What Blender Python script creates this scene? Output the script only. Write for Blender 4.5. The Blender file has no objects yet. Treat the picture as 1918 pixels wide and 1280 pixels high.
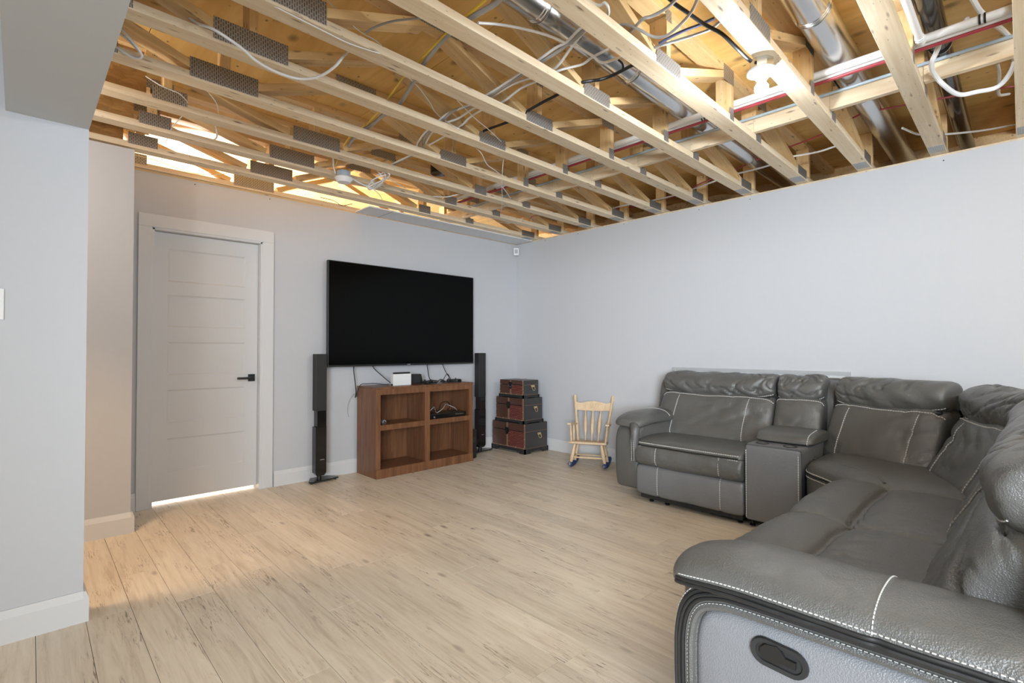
import bpy, bmesh, math, random
from mathutils import Vector, Matrix, noise

random.seed(7)
C = bpy.context.scene.collection
S = bpy.context.scene

# ------------------------------------------------------------------ camera, world, lights, exposure
cam_data = bpy.data.cameras.new('camera')
cam_data.sensor_width = 36.0
cam_data.lens = 957.0 / 1918.0 * 36.0
cam_data.clip_start = 0.05
cam = bpy.data.objects.new('camera', cam_data)
C.objects.link(cam)
cam.location = (0.0, 0.0, 1.15)
PITCH = math.radians(0.87)
cam.rotation_euler = (math.radians(90) + PITCH, 0.0, math.radians(46.0 - 90.0))
S.camera = cam

W = bpy.data.worlds.new('daylight')
S.world = W
W.use_nodes = True
bgn = W.node_tree.nodes['Background']
bgn.inputs[0].default_value = (0.82, 0.91, 1.0, 1)
bgn.inputs[1].default_value = 0.42

def lamp(name, kind, loc, power, color=(1, 1, 1), size=0.1, size_y=None, rot=(0, 0, 0), spot=None):
    d = bpy.data.lights.new(name, kind)
    d.energy = power
    d.color = color
    if kind == 'AREA':
        d.shape = 'RECTANGLE'
        d.size = size
        d.size_y = size_y or size
    else:
        d.shadow_soft_size = size
    if spot:
        d.spot_size = spot
        d.spot_blend = 0.6
    o = bpy.data.objects.new(name, d)
    o.location = loc
    o.rotation_euler = rot
    C.objects.link(o)
    return o

# warm lamp of the side hall, the lit room beyond the door, unseen rear and side fills added behind the camera
lamp('hall_bulb', 'POINT', (-0.28, 3.12, 2.28), 9, (1.0, 0.93, 0.84), 0.04)
lamp('hall_lamp', 'SPOT', (-0.20, 3.06, 2.30), 56, (1.0, 0.62, 0.32), 0.16, rot=(0, math.radians(-10), 0), spot=math.radians(80))
lamp('photographer_lamp', 'POINT', (0.35, -0.55, 1.80), 22, (0.90, 0.95, 1.0), 0.25)
lamp('next_room_lamp', 'POINT', (1.1, 5.6, 1.9), 260, (1.0, 0.96, 0.90), 0.12)
lamp('rear_fill_one', 'POINT', (1.5, -1.9, 2.3), 22, (0.80, 0.90, 1.0), 0.10)  # unseen fill light, added to brighten floor and walls
lamp('rear_fill_two', 'POINT', (2.4, -1.8, 2.3), 22, (0.80, 0.90, 1.0), 0.10)  # second unseen fill, added beside the first
sw = lamp('side_fill', 'AREA', (-2.6, -2.4, 1.55), 44, (0.82, 0.91, 1.0), 2.0, 1.3)  # added area fill with a narrow beam, lifts the far corner
sw.rotation_euler = Vector((6.8, 5.2, -0.40)).to_track_quat('-Z', 'Y').to_euler()
sw.data.spread = math.radians(66)

S.view_settings.view_transform = 'Standard'
S.view_settings.look = 'None'
S.view_settings.exposure = 0.80
S.view_settings.gamma = 1.0
S.view_settings.use_curve_mapping = False

# ------------------------------------------------------------------ materials
def nodes_of(name):
    m = bpy.data.materials.new(name)
    m.use_nodes = True
    nt = m.node_tree
    return m, nt, nt.nodes['Principled BSDF']

def N(nt, kind, **kw):
    n = nt.nodes.new(kind)
    for k, v in kw.items():
        if k in n.inputs:
            n.inputs[k].default_value = v
        else:
            setattr(n, k, v)
    return n

def L(nt, a, b):
    nt.links.new(a, b)

def rgba(c):
    return (c[0], c[1], c[2], 1.0)

def plain(name, col, rough=0.5, metal=0.0, spec=0.5, bump=0.0, bscale=60.0, var=0.06):
    m, nt, p = nodes_of(name)
    p.inputs['Roughness'].default_value = rough
    p.inputs['Metallic'].default_value = metal
    p.inputs['Specular IOR Level'].default_value = spec
    tc = N(nt, 'ShaderNodeTexCoord')
    nz = N(nt, 'ShaderNodeTexNoise', Scale=bscale * 0.15, Detail=3.0)
    L(nt, tc.outputs['Object'], nz.inputs['Vector'])
    r = N(nt, 'ShaderNodeValToRGB')
    r.color_ramp.elements[0].color = rgba([c * (1 - var) for c in col])
    r.color_ramp.elements[1].color = rgba([min(1, c * (1 + var)) for c in col])
    L(nt, nz.outputs[0], r.inputs[0])
    L(nt, r.outputs[0], p.inputs['Base Color'])
    if bump:
        n2 = N(nt, 'ShaderNodeTexNoise', Scale=bscale, Detail=2.0)
        L(nt, tc.outputs['Object'], n2.inputs['Vector'])
        b = N(nt, 'ShaderNodeBump', Strength=bump, Distance=0.004)
        L(nt, n2.outputs[0], b.inputs['Height'])
        L(nt, b.outputs[0], p.inputs['Normal'])
    return m

def wood(name, light, dark, grain=(1.2, 22, 22), knots=0.5, rough=0.6, bump=0.15, knot_col=(0.12, 0.06, 0.025), tone=0.12, kscale=(1.6, 7, 7)):
    """board wood: grain runs along the object's local X; each board shifts with its own random"""
    m, nt, p = nodes_of(name)
    tc = N(nt, 'ShaderNodeTexCoord')
    oi = N(nt, 'ShaderNodeObjectInfo')
    mul = N(nt, 'ShaderNodeVectorMath', operation='SCALE')
    cmb = N(nt, 'ShaderNodeCombineXYZ')
    L(nt, oi.outputs['Random'], cmb.inputs[0]); L(nt, oi.outputs['Random'], cmb.inputs[1]); L(nt, oi.outputs['Random'], cmb.inputs[2])
    L(nt, cmb.outputs[0], mul.inputs[0]); mul.inputs['Scale'].default_value = 37.0
    add = N(nt, 'ShaderNodeVectorMath', operation='ADD')
    L(nt, tc.outputs['Object'], add.inputs[0]); L(nt, mul.outputs[0], add.inputs[1])
    mp = N(nt, 'ShaderNodeMapping'); mp.inputs['Scale'].default_value = grain
    L(nt, add.outputs[0], mp.inputs['Vector'])
    n1 = N(nt, 'ShaderNodeTexNoise', Scale=2.0, Detail=6.0, Roughness=0.62, Distortion=0.6)
    L(nt, mp.outputs[0], n1.inputs['Vector'])
    r1 = N(nt, 'ShaderNodeValToRGB')
    r1.color_ramp.elements[0].position = 0.33; r1.color_ramp.elements[0].color = rgba(dark)
    r1.color_ramp.elements[1].position = 0.66; r1.color_ramp.elements[1].color = rgba(light)
    L(nt, n1.outputs[0], r1.inputs[0])
    mpk = N(nt, 'ShaderNodeMapping'); mpk.inputs['Scale'].default_value = kscale
    L(nt, add.outputs[0], mpk.inputs['Vector'])
    vo = N(nt, 'ShaderNodeTexVoronoi', Scale=2.2)
    L(nt, mpk.outputs[0], vo.inputs['Vector'])
    rk = N(nt, 'ShaderNodeValToRGB')
    rk.color_ramp.elements[0].position = 0.05; rk.color_ramp.elements[0].color = (1, 1, 1, 1)
    rk.color_ramp.elements[1].position = 0.17; rk.color_ramp.elements[1].color = (0, 0, 0, 1)
    L(nt, vo.outputs['Distance'], rk.inputs[0])
    km = N(nt, 'ShaderNodeMath', operation='MULTIPLY'); km.inputs[1].default_value = knots
    L(nt, rk.outputs[0], km.inputs[0])
    mx = N(nt, 'ShaderNodeMixRGB'); mx.inputs[2].default_value = rgba(knot_col)
    L(nt, km.outputs[0], mx.inputs[0]); L(nt, r1.outputs[0], mx.inputs[1])
    if knots > 0.5:
        v2 = N(nt, 'ShaderNodeTexVoronoi', Scale=6.0)
        L(nt, mpk.outputs[0], v2.inputs['Vector'])
        r2 = N(nt, 'ShaderNodeValToRGB')
        r2.color_ramp.elements[0].position = 0.045; r2.color_ramp.elements[0].color = (0.85, 0.85, 0.85, 1)
        r2.color_ramp.elements[1].position = 0.12; r2.color_ramp.elements[1].color = (0, 0, 0, 1)
        L(nt, v2.outputs['Distance'], r2.inputs[0])
        m2 = N(nt, 'ShaderNodeMixRGB'); m2.inputs[2].default_value = rgba(knot_col)
        L(nt, r2.outputs[0], m2.inputs[0]); L(nt, mx.outputs[0], m2.inputs[1])
        mx = m2
    hs = N(nt, 'ShaderNodeHueSaturation')
    tv = N(nt, 'ShaderNodeMapRange'); tv.inputs[3].default_value = 1 - tone; tv.inputs[4].default_value = 1 + tone
    L(nt, oi.outputs['Random'], tv.inputs[0]); L(nt, tv.outputs[0], hs.inputs['Value']); L(nt, mx.outputs[0], hs.inputs['Color'])
    L(nt, hs.outputs[0], p.inputs['Base Color'])
    p.inputs['Roughness'].default_value = rough
    if bump:
        b = N(nt, 'ShaderNodeBump', Strength=bump, Distance=0.003)
        L(nt, n1.outputs[0], b.inputs['Height']); L(nt, b.outputs[0], p.inputs['Normal'])
    return m

def leather(name, col, rough=0.36, fine=0.35, crease=0.35):
    m, nt, p = nodes_of(name)
    tc = N(nt, 'ShaderNodeTexCoord')
    vo = N(nt, 'ShaderNodeTexVoronoi', Scale=300.0)
    n1 = N(nt, 'ShaderNodeTexNoise', Scale=16.0, Detail=8.0, Roughness=0.7, Distortion=1.6)
    n2 = N(nt, 'ShaderNodeTexNoise', Scale=3.0, Detail=2.0)
    for n in (vo, n1, n2):
        L(nt, tc.outputs['Object'], n.inputs['Vector'])
    r = N(nt, 'ShaderNodeValToRGB')
    r.color_ramp.elements[0].color = rgba([c * 0.8 for c in col]); r.color_ramp.elements[1].color = rgba([c * 1.25 for c in col])
    L(nt, n2.outputs[0], r.inputs[0]); L(nt, r.outputs[0], p.inputs['Base Color'])
    b1 = N(nt, 'ShaderNodeBump', Strength=fine, Distance=0.0015)
    L(nt, vo.outputs['Distance'], b1.inputs['Height'])
    b2 = N(nt, 'ShaderNodeBump', Strength=crease, Distance=0.01)
    L(nt, n1.outputs[0], b2.inputs['Height']); L(nt, b1.outputs[0], b2.inputs['Normal'])
    L(nt, b2.outputs[0], p.inputs['Normal'])
    p.inputs['Roughness'].default_value = rough
    p.inputs['Specular IOR Level'].default_value = 0.75
    return m

def toothplate(name):
    """galvanised nail plate: rows of punched slots"""
    m, nt, p = nodes_of(name)
    tc = N(nt, 'ShaderNodeTexCoord')
    sp = N(nt, 'ShaderNodeSeparateXYZ'); L(nt, tc.outputs['Object'], sp.inputs[0])
    cb = N(nt, 'ShaderNodeCombineXYZ')
    yz = N(nt, 'ShaderNodeMath', operation='ADD'); L(nt, sp.outputs[2], yz.inputs[0]); L(nt, sp.outputs[1], yz.inputs[1])
    L(nt, yz.outputs[0], cb.inputs[0]); L(nt, sp.outputs[0], cb.inputs[1])
    br = N(nt, 'ShaderNodeTexBrick')
    br.inputs['Scale'].default_value = 1.0
    br.inputs['Color1'].default_value = (0.03, 0.03, 0.028, 1); br.inputs['Color2'].default_value = (0.12, 0.12, 0.115, 1)
    br.inputs['Mortar'].default_value = (0.50, 0.50, 0.49, 1)
    br.inputs['Mortar Size'].default_value = 0.0032
    br.inputs['Brick Width'].default_value = 0.021; br.inputs['Row Height'].default_value = 0.0095
    L(nt, cb.outputs[0], br.inputs['Vector'])
    L(nt, br.outputs['Color'], p.inputs['Base Color'])
    mt = N(nt, 'ShaderNodeMath', operation='MULTIPLY'); mt.inputs[1].default_value = 0.75
    L(nt, br.outputs['Fac'], mt.inputs[0]); L(nt, mt.outputs[0], p.inputs['Metallic'])
    b = N(nt, 'ShaderNodeBump', Strength=0.6, Distance=0.002)
    L(nt, br.outputs['Fac'], b.inputs['Height']); L(nt, b.outputs[0], p.inputs['Normal'])
    p.inputs['Roughness'].default_value = 0.42
    return m

def woven(name):
    m, nt, p = nodes_of(name)
    tc = N(nt, 'ShaderNodeTexCoord')
    mp = N(nt, 'ShaderNodeMapping'); mp.inputs['Rotation'].default_value = (0, math.radians(90), math.radians(90))
    L(nt, tc.outputs['Object'], mp.inputs['Vector'])
    br = N(nt, 'ShaderNodeTexBrick')
    br.inputs['Scale'].default_value = 1.0
    br.inputs['Color1'].default_value = (0.30, 0.085, 0.065, 1); br.inputs['Color2'].default_value = (0.20, 0.05, 0.04, 1)
    br.inputs['Mortar'].default_value = (0.03, 0.012, 0.01, 1)
    br.inputs['Mortar Size'].default_value = 0.003
    br.inputs['Brick Width'].default_value = 0.03; br.inputs['Row Height'].default_value = 0.016
    sp = N(nt, 'ShaderNodeSeparateXYZ'); cb = N(nt, 'ShaderNodeCombineXYZ')
    L(nt, tc.outputs['Object'], sp.inputs[0]); L(nt, sp.outputs[1], cb.inputs[0]); L(nt, sp.outputs[2], cb.inputs[1])
    L(nt, cb.outputs[0], br.inputs['Vector'])
    L(nt, br.outputs['Color'], p.inputs['Base Color'])
    b = N(nt, 'ShaderNodeBump', Strength=0.7, Distance=0.004, invert=True)
    L(nt, br.outputs['Fac'], b.inputs['Height']); L(nt, b.outputs[0], p.inputs['Normal'])
    p.inputs['Roughness'].default_value = 0.45
    return m

def osb(name):
    m, nt, p = nodes_of(name)
    tc = N(nt, 'ShaderNodeTexCoord')
    mp = N(nt, 'ShaderNodeMapping'); mp.inputs['Scale'].default_value = (14, 14, 34)
    L(nt, tc.outputs['Object'], mp.inputs['Vector'])
    vo = N(nt, 'ShaderNodeTexVoronoi', Scale=1.6, Randomness=1.0)
    nz = N(nt, 'ShaderNodeTexNoise', Scale=1.1, Detail=5.0, Distortion=2.0)
    L(nt, mp.outputs[0], vo.inputs['Vector']); L(nt, mp.outputs[0], nz.inputs['Vector'])
    r = N(nt, 'ShaderNodeValToRGB')
    r.color_ramp.elements[0].color = (0.16, 0.075, 0.02, 1); r.color_ramp.elements[1].color = (0.50, 0.28, 0.09, 1)
    mx = N(nt, 'ShaderNodeMixRGB'); mx.inputs[0].default_value = 0.45
    L(nt, nz.outputs[0], mx.inputs[1]); L(nt, vo.outputs['Color'], mx.inputs[2])
    L(nt, mx.outputs[0], r.inputs[0]); L(nt, r.outputs[0], p.inputs['Base Color'])
    p.inputs['Roughness'].default_value = 0.6
    return m

def floor_wood(name):
    """oak laminate: grain along local Y, soft streaks, dark mineral cracks and knots"""
    m, nt, p = nodes_of(name)
    tc = N(nt, 'ShaderNodeTexCoord'); oi = N(nt, 'ShaderNodeObjectInfo')
    cmb = N(nt, 'ShaderNodeCombineXYZ')
    for i in range(3):
        L(nt, oi.outputs['Random'], cmb.inputs[i])
    sc = N(nt, 'ShaderNodeVectorMath', operation='SCALE'); sc.inputs['Scale'].default_value = 53.0
    L(nt, cmb.outputs[0], sc.inputs[0])
    add = N(nt, 'ShaderNodeVectorMath', operation='ADD')
    L(nt, tc.outputs['Object'], add.inputs[0]); L(nt, sc.outputs[0], add.inputs[1])
    def mapped(scale):
        mp = N(nt, 'ShaderNodeMapping'); mp.inputs['Scale'].default_value = scale
        L(nt, add.outputs[0], mp.inputs['Vector']); return mp.outputs[0]
    n1 = N(nt, 'ShaderNodeTexNoise', Scale=1.0, Detail=7.0, Roughness=0.65, Distortion=0.8); L(nt, mapped((34, 2.4, 10)), n1.inputs['Vector'])
    r1 = N(nt, 'ShaderNodeValToRGB')
    e = r1.color_ramp.elements
    e[0].position = 0.30; e[0].color = (0.56, 0.47, 0.36, 1)
    e[1].position = 0.68; e[1].color = (0.78, 0.695, 0.57, 1)
    e2 = e.new(0.48); e2.color = (0.70, 0.61, 0.485, 1)
    L(nt, n1.outputs[0], r1.inputs[0])
    # dark cracks: stretched, thresholded, masked by a broad noise
    n2 = N(nt, 'ShaderNodeTexNoise', Scale=1.0, Detail=5.0, Roughness=0.7, Distortion=1.6); L(nt, mapped((95, 6.5, 10)), n2.inputs['Vector'])
    r2 = N(nt, 'ShaderNodeValToRGB'); r2.color_ramp.elements[0].position = 0.55; r2.color_ramp.elements[1].position = 0.63
    L(nt, n2.outputs[0], r2.inputs[0])
    n3 = N(nt, 'ShaderNodeTexNoise', Scale=1.0, Detail=2.0); L(nt, mapped((9, 2.6, 5)), n3.inputs['Vector'])
    r3 = N(nt, 'ShaderNodeValToRGB'); r3.color_ramp.elements[0].position = 0.50; r3.color_ramp.elements[1].position = 0.62
    L(nt, n3.outputs[0], r3.inputs[0])
    mk = N(nt, 'ShaderNodeMath', operation='MULTIPLY'); L(nt, r2.outputs[0], mk.inputs[0]); L(nt, r3.outputs[0], mk.inputs[1])
    # knots
    vo = N(nt, 'ShaderNodeTexVoronoi', Scale=1.0, Randomness=1.0); L(nt, mapped((5.5, 1.9, 3)), vo.inputs['Vector'])
    r4 = N(nt, 'ShaderNodeValToRGB'); r4.color_ramp.elements[0].position = 0.02; r4.color_ramp.elements[0].color = (1, 1, 1, 1)
    r4.color_ramp.elements[1].position = 0.10; r4.color_ramp.elements[1].color = (0, 0, 0, 1)
    L(nt, vo.outputs['Distance'], r4.inputs[0])
    mxk = N(nt, 'ShaderNodeMath', operation='MAXIMUM'); L(nt, mk.outputs[0], mxk.inputs[0]); L(nt, r4.outputs[0], mxk.inputs[1])
    f = N(nt, 'ShaderNodeMath', operation='MULTIPLY'); f.inputs[1].default_value = 0.80; L(nt, mxk.outputs[0], f.inputs[0])
    mx = N(nt, 'ShaderNodeMixRGB'); mx.inputs[2].default_value = (0.15, 0.10, 0.065, 1)
    L(nt, f.outputs[0], mx.inputs[0]); L(nt, r1.outputs[0], mx.inputs[1])
    hs = N(nt, 'ShaderNodeHueSaturation')
    tv = N(nt, 'ShaderNodeMapRange'); tv.inputs[3].default_value = 0.92; tv.inputs[4].default_value = 1.07
    L(nt, oi.outputs['Random'], tv.inputs[0]); L(nt, tv.outputs[0], hs.inputs['Value']); L(nt, mx.outputs[0], hs.inputs['Color'])
    L(nt, hs.outputs[0], p.inputs['Base Color'])
    p.inputs['Roughness'].default_value = 0.40
    p.inputs['Specular IOR Level'].default_value = 0.4
    b = N(nt, 'ShaderNodeBump', Strength=0.10, Distance=0.002)
    L(nt, n1.outputs[0], b.inputs['Height']); L(nt, b.outputs[0], p.inputs['Normal'])
    return m

def emit(name, col, strength):
    m, nt, p = nodes_of(name)
    p.inputs['Base Color'].default_value = rgba((0.9, 0.9, 0.9))
    p.inputs['Emission Color'].default_value = rgba(col)
    p.inputs['Emission Strength'].default_value = strength
    return m

PAINT = plain('wall_paint', (0.555, 0.56, 0.575), 0.65, spec=0.3, bump=0.04, bscale=180, var=0.015)
TRIM = plain('trim_paint', (0.67, 0.67, 0.67), 0.42, spec=0.4, var=0.01)
SOFFIT = plain('soffit_paint', (0.56, 0.565, 0.56), 0.7, spec=0.3, var=0.015)
PINE = wood('pine_lumber', (0.84, 0.71, 0.52), (0.72, 0.56, 0.36), (1.1, 20, 20), 0.75, 0.62, kscale=(2.4, 11, 11))
PINE2 = wood('pine_web', (0.84, 0.61, 0.32), (0.71, 0.47, 0.21), (1.4, 20, 20), 0.75, 0.6, kscale=(2.6, 9, 9))
PLY = wood('plywood', (0.86, 0.57, 0.21), (0.72, 0.43, 0.13), (0.8, 5.5, 6), 0.65, 0.6, 0.05, kscale=(1.6, 2.4, 2.4), tone=0.06)
OSB = osb('strand_board')
FLOORW = floor_wood('oak_laminate')
GAP = plain('floor_gap', (0.10, 0.065, 0.04), 0.8)
PLATE = toothplate('nail_plate_steel')
STEEL = plain('galvanised_steel', (0.62, 0.63, 0.64), 0.24, 1.0, var=0.10, bscale=40)
DUCTDARK = plain('dark_pipe', (0.035, 0.033, 0.03), 0.16, 0.35)
FOIL = plain('white_sheet_metal', (0.72, 0.73, 0.74), 0.5, 0.0, bump=0.10, bscale=90)
WHITEP = plain('white_plastic', (0.80, 0.80, 0.79), 0.35, var=0.02)
REDP = plain('red_pipe', (0.42, 0.055, 0.07), 0.35)
BLUEP = plain('blue_grey_pipe', (0.42, 0.52, 0.60), 0.35)
GREYC = plain('grey_cable', (0.36, 0.35, 0.34), 0.45)
YELLOWC = plain('yellow_cable', (0.72, 0.50, 0.05), 0.4)
NAVYC = plain('navy_cable', (0.06, 0.07, 0.16), 0.4)
BLACK = plain('black_plastic', (0.012, 0.012, 0.012), 0.35)
BLACKM = plain('black_matte', (0.02, 0.02, 0.02), 0.6)
GLOSS = plain('gloss_black', (0.010, 0.009, 0.008), 0.08)
SCREEN = plain('tv_screen', (0.0016, 0.0017, 0.0016), 0.14, spec=0.10, var=0.0)
SILVER = plain('silver_plastic', (0.6, 0.6, 0.6), 0.25, 0.8)
CHERRY = wood('cherry_veneer', (0.220, 0.098, 0.044), (0.120, 0.048, 0.021), (16, 16, 1.2), 0.25, 0.38, 0.05, knot_col=(0.06, 0.02, 0.01), tone=0.05, kscale=(6, 6, 1.5))
LEATHER = leather('dark_leather', (0.100, 0.099, 0.092), 0.31, 0.5, 0.32)
LEATHERLIT = leather('lit_panel_leather', (0.205, 0.208, 0.219), 0.40, 0.6, 0.06)  # leather lightened and blued: light falling on the side panel, put into colour
LEATHERF = leather('front_leather', (0.165, 0.168, 0.174), 0.36, 0.4, 0.25)
WELT = plain('dark_welt', (0.018, 0.018, 0.018), 0.4)
STITCH = plain('grey_thread', (0.60, 0.59, 0.56), 0.7)
TRUNKB = leather('brown_trunk_leather', (0.085, 0.036, 0.025), 0.35, 0.2, 0.12)
TRUNKS = leather('dark_trunk_leather', (0.030, 0.027, 0.026), 0.38, 0.25, 0.10)
WOVEN = woven('woven_red_leather')
STRAPM = plain('brown_strap', (0.22, 0.13, 0.085), 0.5)
BRASS = plain('brass', (0.75, 0.60, 0.35), 0.3, 1.0)
BEECH = wood('pale_beech', (0.72, 0.55, 0.36), (0.60, 0.42, 0.24), (14, 14, 1.6), 0.1, 0.45, 0.03, tone=0.05)
BLUECLOTH = plain('blue_sock_cloth', (0.018, 0.055, 0.19), 0.9, bump=0.3, bscale=300)
BULB = emit('lit_bulb', (0.88, 0.94, 1.0), 480.0)
PORCELAIN = plain('porcelain', (0.82, 0.82, 0.82), 0.25, var=0.01)
GREYFRAME = plain('grey_frame', (0.42, 0.43, 0.43), 0.5)
CABLE = {'white': WHITEP, 'grey': GREYC, 'yellow': YELLOWC, 'navy': NAVYC, 'black': BLACK, 'red': REDP}

# ------------------------------------------------------------------ object helpers
ORG = {}          # world translation of every parent

def tag(o, label=None, cat=None, group=None, kind=None):
    if label: o['label'] = label
    if cat: o['category'] = cat
    if group: o['group'] = group
    if kind: o['kind'] = kind
    return o

def empty(name, loc, label=None, cat=None, group=None, kind=None):
    o = bpy.data.objects.new(name, None)
    o.empty_display_size = 0.1
    o.location = loc
    C.objects.link(o)
    ORG[o] = Vector(loc)
    return tag(o, label, cat, group, kind)

class MB:
    """collects shapes in world coordinates, then links them as ONE mesh object"""
    def __init__(s):
        s.v = []; s.f = []; s.sm = []
    def add(s, vs, fs, smooth=False):
        b = len(s.v)
        s.v += [Vector(v) for v in vs]
        s.f += [tuple(i + b for i in f) for f in fs]
        s.sm += [smooth] * len(fs)
        return s
    def box(s, lo, hi, bev=0.0):
        x0, y0, z0 = lo; x1, y1, z1 = hi
        if bev <= 0:
            return s.add([(x0, y0, z0), (x1, y0, z0), (x1, y1, z0), (x0, y1, z0), (x0, y0, z1), (x1, y0, z1), (x1, y1, z1), (x0, y1, z1)],
                         [(0, 3, 2, 1), (4, 5, 6, 7), (0, 1, 5, 4), (1, 2, 6, 5), (2, 3, 7, 6), (3, 0, 4, 7)])
        bm = bmesh.new()
        bmesh.ops.create_cube(bm, size=1.0)
        for v in bm.verts:
            v.co = Vector(((x0 + x1) / 2 + v.co.x * (x1 - x0), (y0 + y1) / 2 + v.co.y * (y1 - y0), (z0 + z1) / 2 + v.co.z * (z1 - z0)))
        bmesh.ops.bevel(bm, geom=list(bm.edges), offset=bev, segments=2, affect='EDGES', profile=0.5)
        bm.verts.index_update()
        s.add([v.co.copy() for v in bm.verts], [tuple(v.index for v in f.verts) for f in bm.faces])
        bm.free()
        return s
    def bar(s, p0, p1, w, t, up=(0, 0, 1)):
        p0 = Vector(p0); p1 = Vector(p1); a = (p1 - p0).normalized(); u = Vector(up)
        b = a.cross(u)
        if b.length < 1e-5: b = a.cross(Vector((1, 0, 0)))
        b.normalize(); c = b.cross(a)
        vs = [p + b * (i * w / 2) + c * (j * t / 2) for p in (p0, p1) for i, j in ((-1, -1), (1, -1), (1, 1), (-1, 1))]
        return s.add(vs, [(0, 1, 2, 3), (7, 6, 5, 4), (0, 4, 5, 1), (1, 5, 6, 2), (2, 6, 7, 3), (3, 7, 4, 0)])
    def tube(s, pts, r, sides=8, caps=True, closed=False):
        pts = [Vector(p) for p in pts]; n = len(pts)
        rs = r if isinstance(r, (list, tuple)) else [r] * n
        b0 = None; rings = []
        for i, p in enumerate(pts):
            if closed:
                tdir = (pts[(i + 1) % n] - pts[i - 1]).normalized()
            else:
                tdir = (pts[min(i + 1, n - 1)] - pts[max(i - 1, 0)]).normalized()
            if b0 is None:
                b0 = tdir.orthogonal().normalized()
            b0 = (b0 - tdir * b0.dot(tdir))
            b0 = b0.normalized() if b0.length > 1e-6 else tdir.orthogonal().normalized()
            c0 = tdir.cross(b0)
            rings.append([p + (b0 * math.cos(2 * math.pi * k / sides) + c0 * math.sin(2 * math.pi * k / sides)) * rs[i] for k in range(sides)])
        vs = [v for rg in rings for v in rg]; fs = []
        m = n if closed else n - 1
        for i in range(m):
            j = (i + 1) % n
            for k in range(sides):
                k2 = (k + 1) % sides
                fs.append((i * sides + k, i * sides + k2, j * sides + k2, j * sides + k))
        if caps and not closed:
            fs.append(tuple(range(sides - 1, -1, -1))); fs.append(tuple((n - 1) * sides + k for k in range(sides)))
        return s.add(vs, fs, True)
    def lathe(s, prof, o=(0, 0, 0), axis=(0, 0, 1), seg=20):
        """prof: (radius, height) pairs along axis from o"""
        o = Vector(o); a = Vector(axis).normalized(); b = a.orthogonal().normalized(); c = a.cross(b)
        vs = []; fs = []
        for r, h in prof:
            for k in range(seg):
                t = 2 * math.pi * k / seg
                vs.append(o + a * h + (b * math.cos(t) + c * math.sin(t)) * max(r, 1e-5))
        for i in range(len(prof) - 1):
            for k in range(seg):
                k2 = (k + 1) % seg
                fs.append((i * seg + k, i * seg + k2, (i + 1) * seg + k2, (i + 1) * seg + k))
        fs.append(tuple(range(seg - 1, -1, -1))); fs.append(tuple((len(prof) - 1) * seg + k for k in range(seg)))
        return s.add(vs, fs, True)
    def prism(s, poly, O, B, Cc, A, t, smooth=False):
        """poly in the (B, C) plane at O, extruded along A by t"""
        O = Vector(O); A = Vector(A); B = Vector(B); Cc = Vector(Cc); n = len(poly)
        vs = [O + B * a + Cc * b for a, b in poly] + [O + B * a + Cc * b + A * t for a, b in poly]
        fs = [tuple(range(n - 1, -1, -1)), tuple(range(n, 2 * n))] + [(i, (i + 1) % n, n + (i + 1) % n, n + i) for i in range(n)]
        return s.add(vs, fs, smooth)
    def build(s, name, mat, parent=None, angle=40):
        o0 = ORG.get(parent, Vector((0, 0, 0)))
        me = bpy.data.meshes.new(name)
        me.from_pydata([v - o0 for v in s.v], [], s.f)
        bm = bmesh.new(); bm.from_mesh(me)
        bmesh.ops.recalc_face_normals(bm, faces=list(bm.faces))
        bm.to_mesh(me); bm.free()
        me.materials.append(mat)
        o = bpy.data.objects.new(name, me); C.objects.link(o)
        o.parent = parent
        ORG[o] = o0
        if any(s.sm):
            me.polygons.foreach_set('use_smooth', [True] * len(me.polygons))
            try:
                me.set_sharp_from_angle(angle=math.radians(angle))
            except Exception:
                pass
        return o

def box(name, lo, hi, mat, parent=None, bev=0.0):
    return MB().box(lo, hi, bev).build(name, mat, parent)

BOARD_CACHE = {}
def board(name, p0, p1, w, t, mat, parent, org=(0, 0, 0)):
    """a board from p0 to p1 in the parent's frame, grain along its own X; w across (Y), t thick"""
    p0 = Vector(p0); p1 = Vector(p1); Lg = (p1 - p0).length
    key = (name, round(Lg, 3), w, t, mat.name)
    me = BOARD_CACHE.get(key)
    if me is None:
        m = MB().box((-Lg / 2, -w / 2, -t / 2), (Lg / 2, w / 2, t / 2), min(0.002, t / 8))
        me = bpy.data.meshes.new(name); me.from_pydata(m.v, [], m.f); me.materials.append(mat)
        BOARD_CACHE[key] = me
    o = bpy.data.objects.new(name, me); C.objects.link(o)
    a = (p1 - p0).normalized(); y = Vector((0, 1, 0))
    if abs(a.y) > 0.9: y = Vector((1, 0, 0))
    z = a.cross(y).normalized(); y = z.cross(a)
    R = Matrix((a, y, z)).transposed().to_4x4()
    o.parent = parent
    o.matrix_local = Matrix.Translation((p0 + p1) / 2) @ R
    return o

def copy_tree(o, parent=None):
    c = o.copy(); C.objects.link(c)
    if parent is not None: c.parent = parent
    for ch in list(o.children):
        copy_tree(ch, c)
    return c

def smooth_path(pts, sub=5, closed=False):
    pts = [Vector(p) for p in pts]; n = len(pts); out = []
    rng = n if closed else n - 1
    for i in range(rng):
        if closed:
            a, b, c, d = pts[(i - 1) % n], pts[i], pts[(i + 1) % n], pts[(i + 2) % n]
        else:
            b, c = pts[i], pts[i + 1]
            a = pts[i - 1] if i > 0 else b * 2 - c
            d = pts[i + 2] if i + 2 < n else c * 2 - b
        for k in range(sub):
            t = k / sub
            out.append(0.5 * ((2 * b) + (c - a) * t + (2 * a - 5 * b + 4 * c - d) * t * t + (3 * b - a - 3 * c + d) * t ** 3))
    if not closed: out.append(pts[-1])
    return out

def structure(o):
    o['kind'] = 'structure'
    return o

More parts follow.
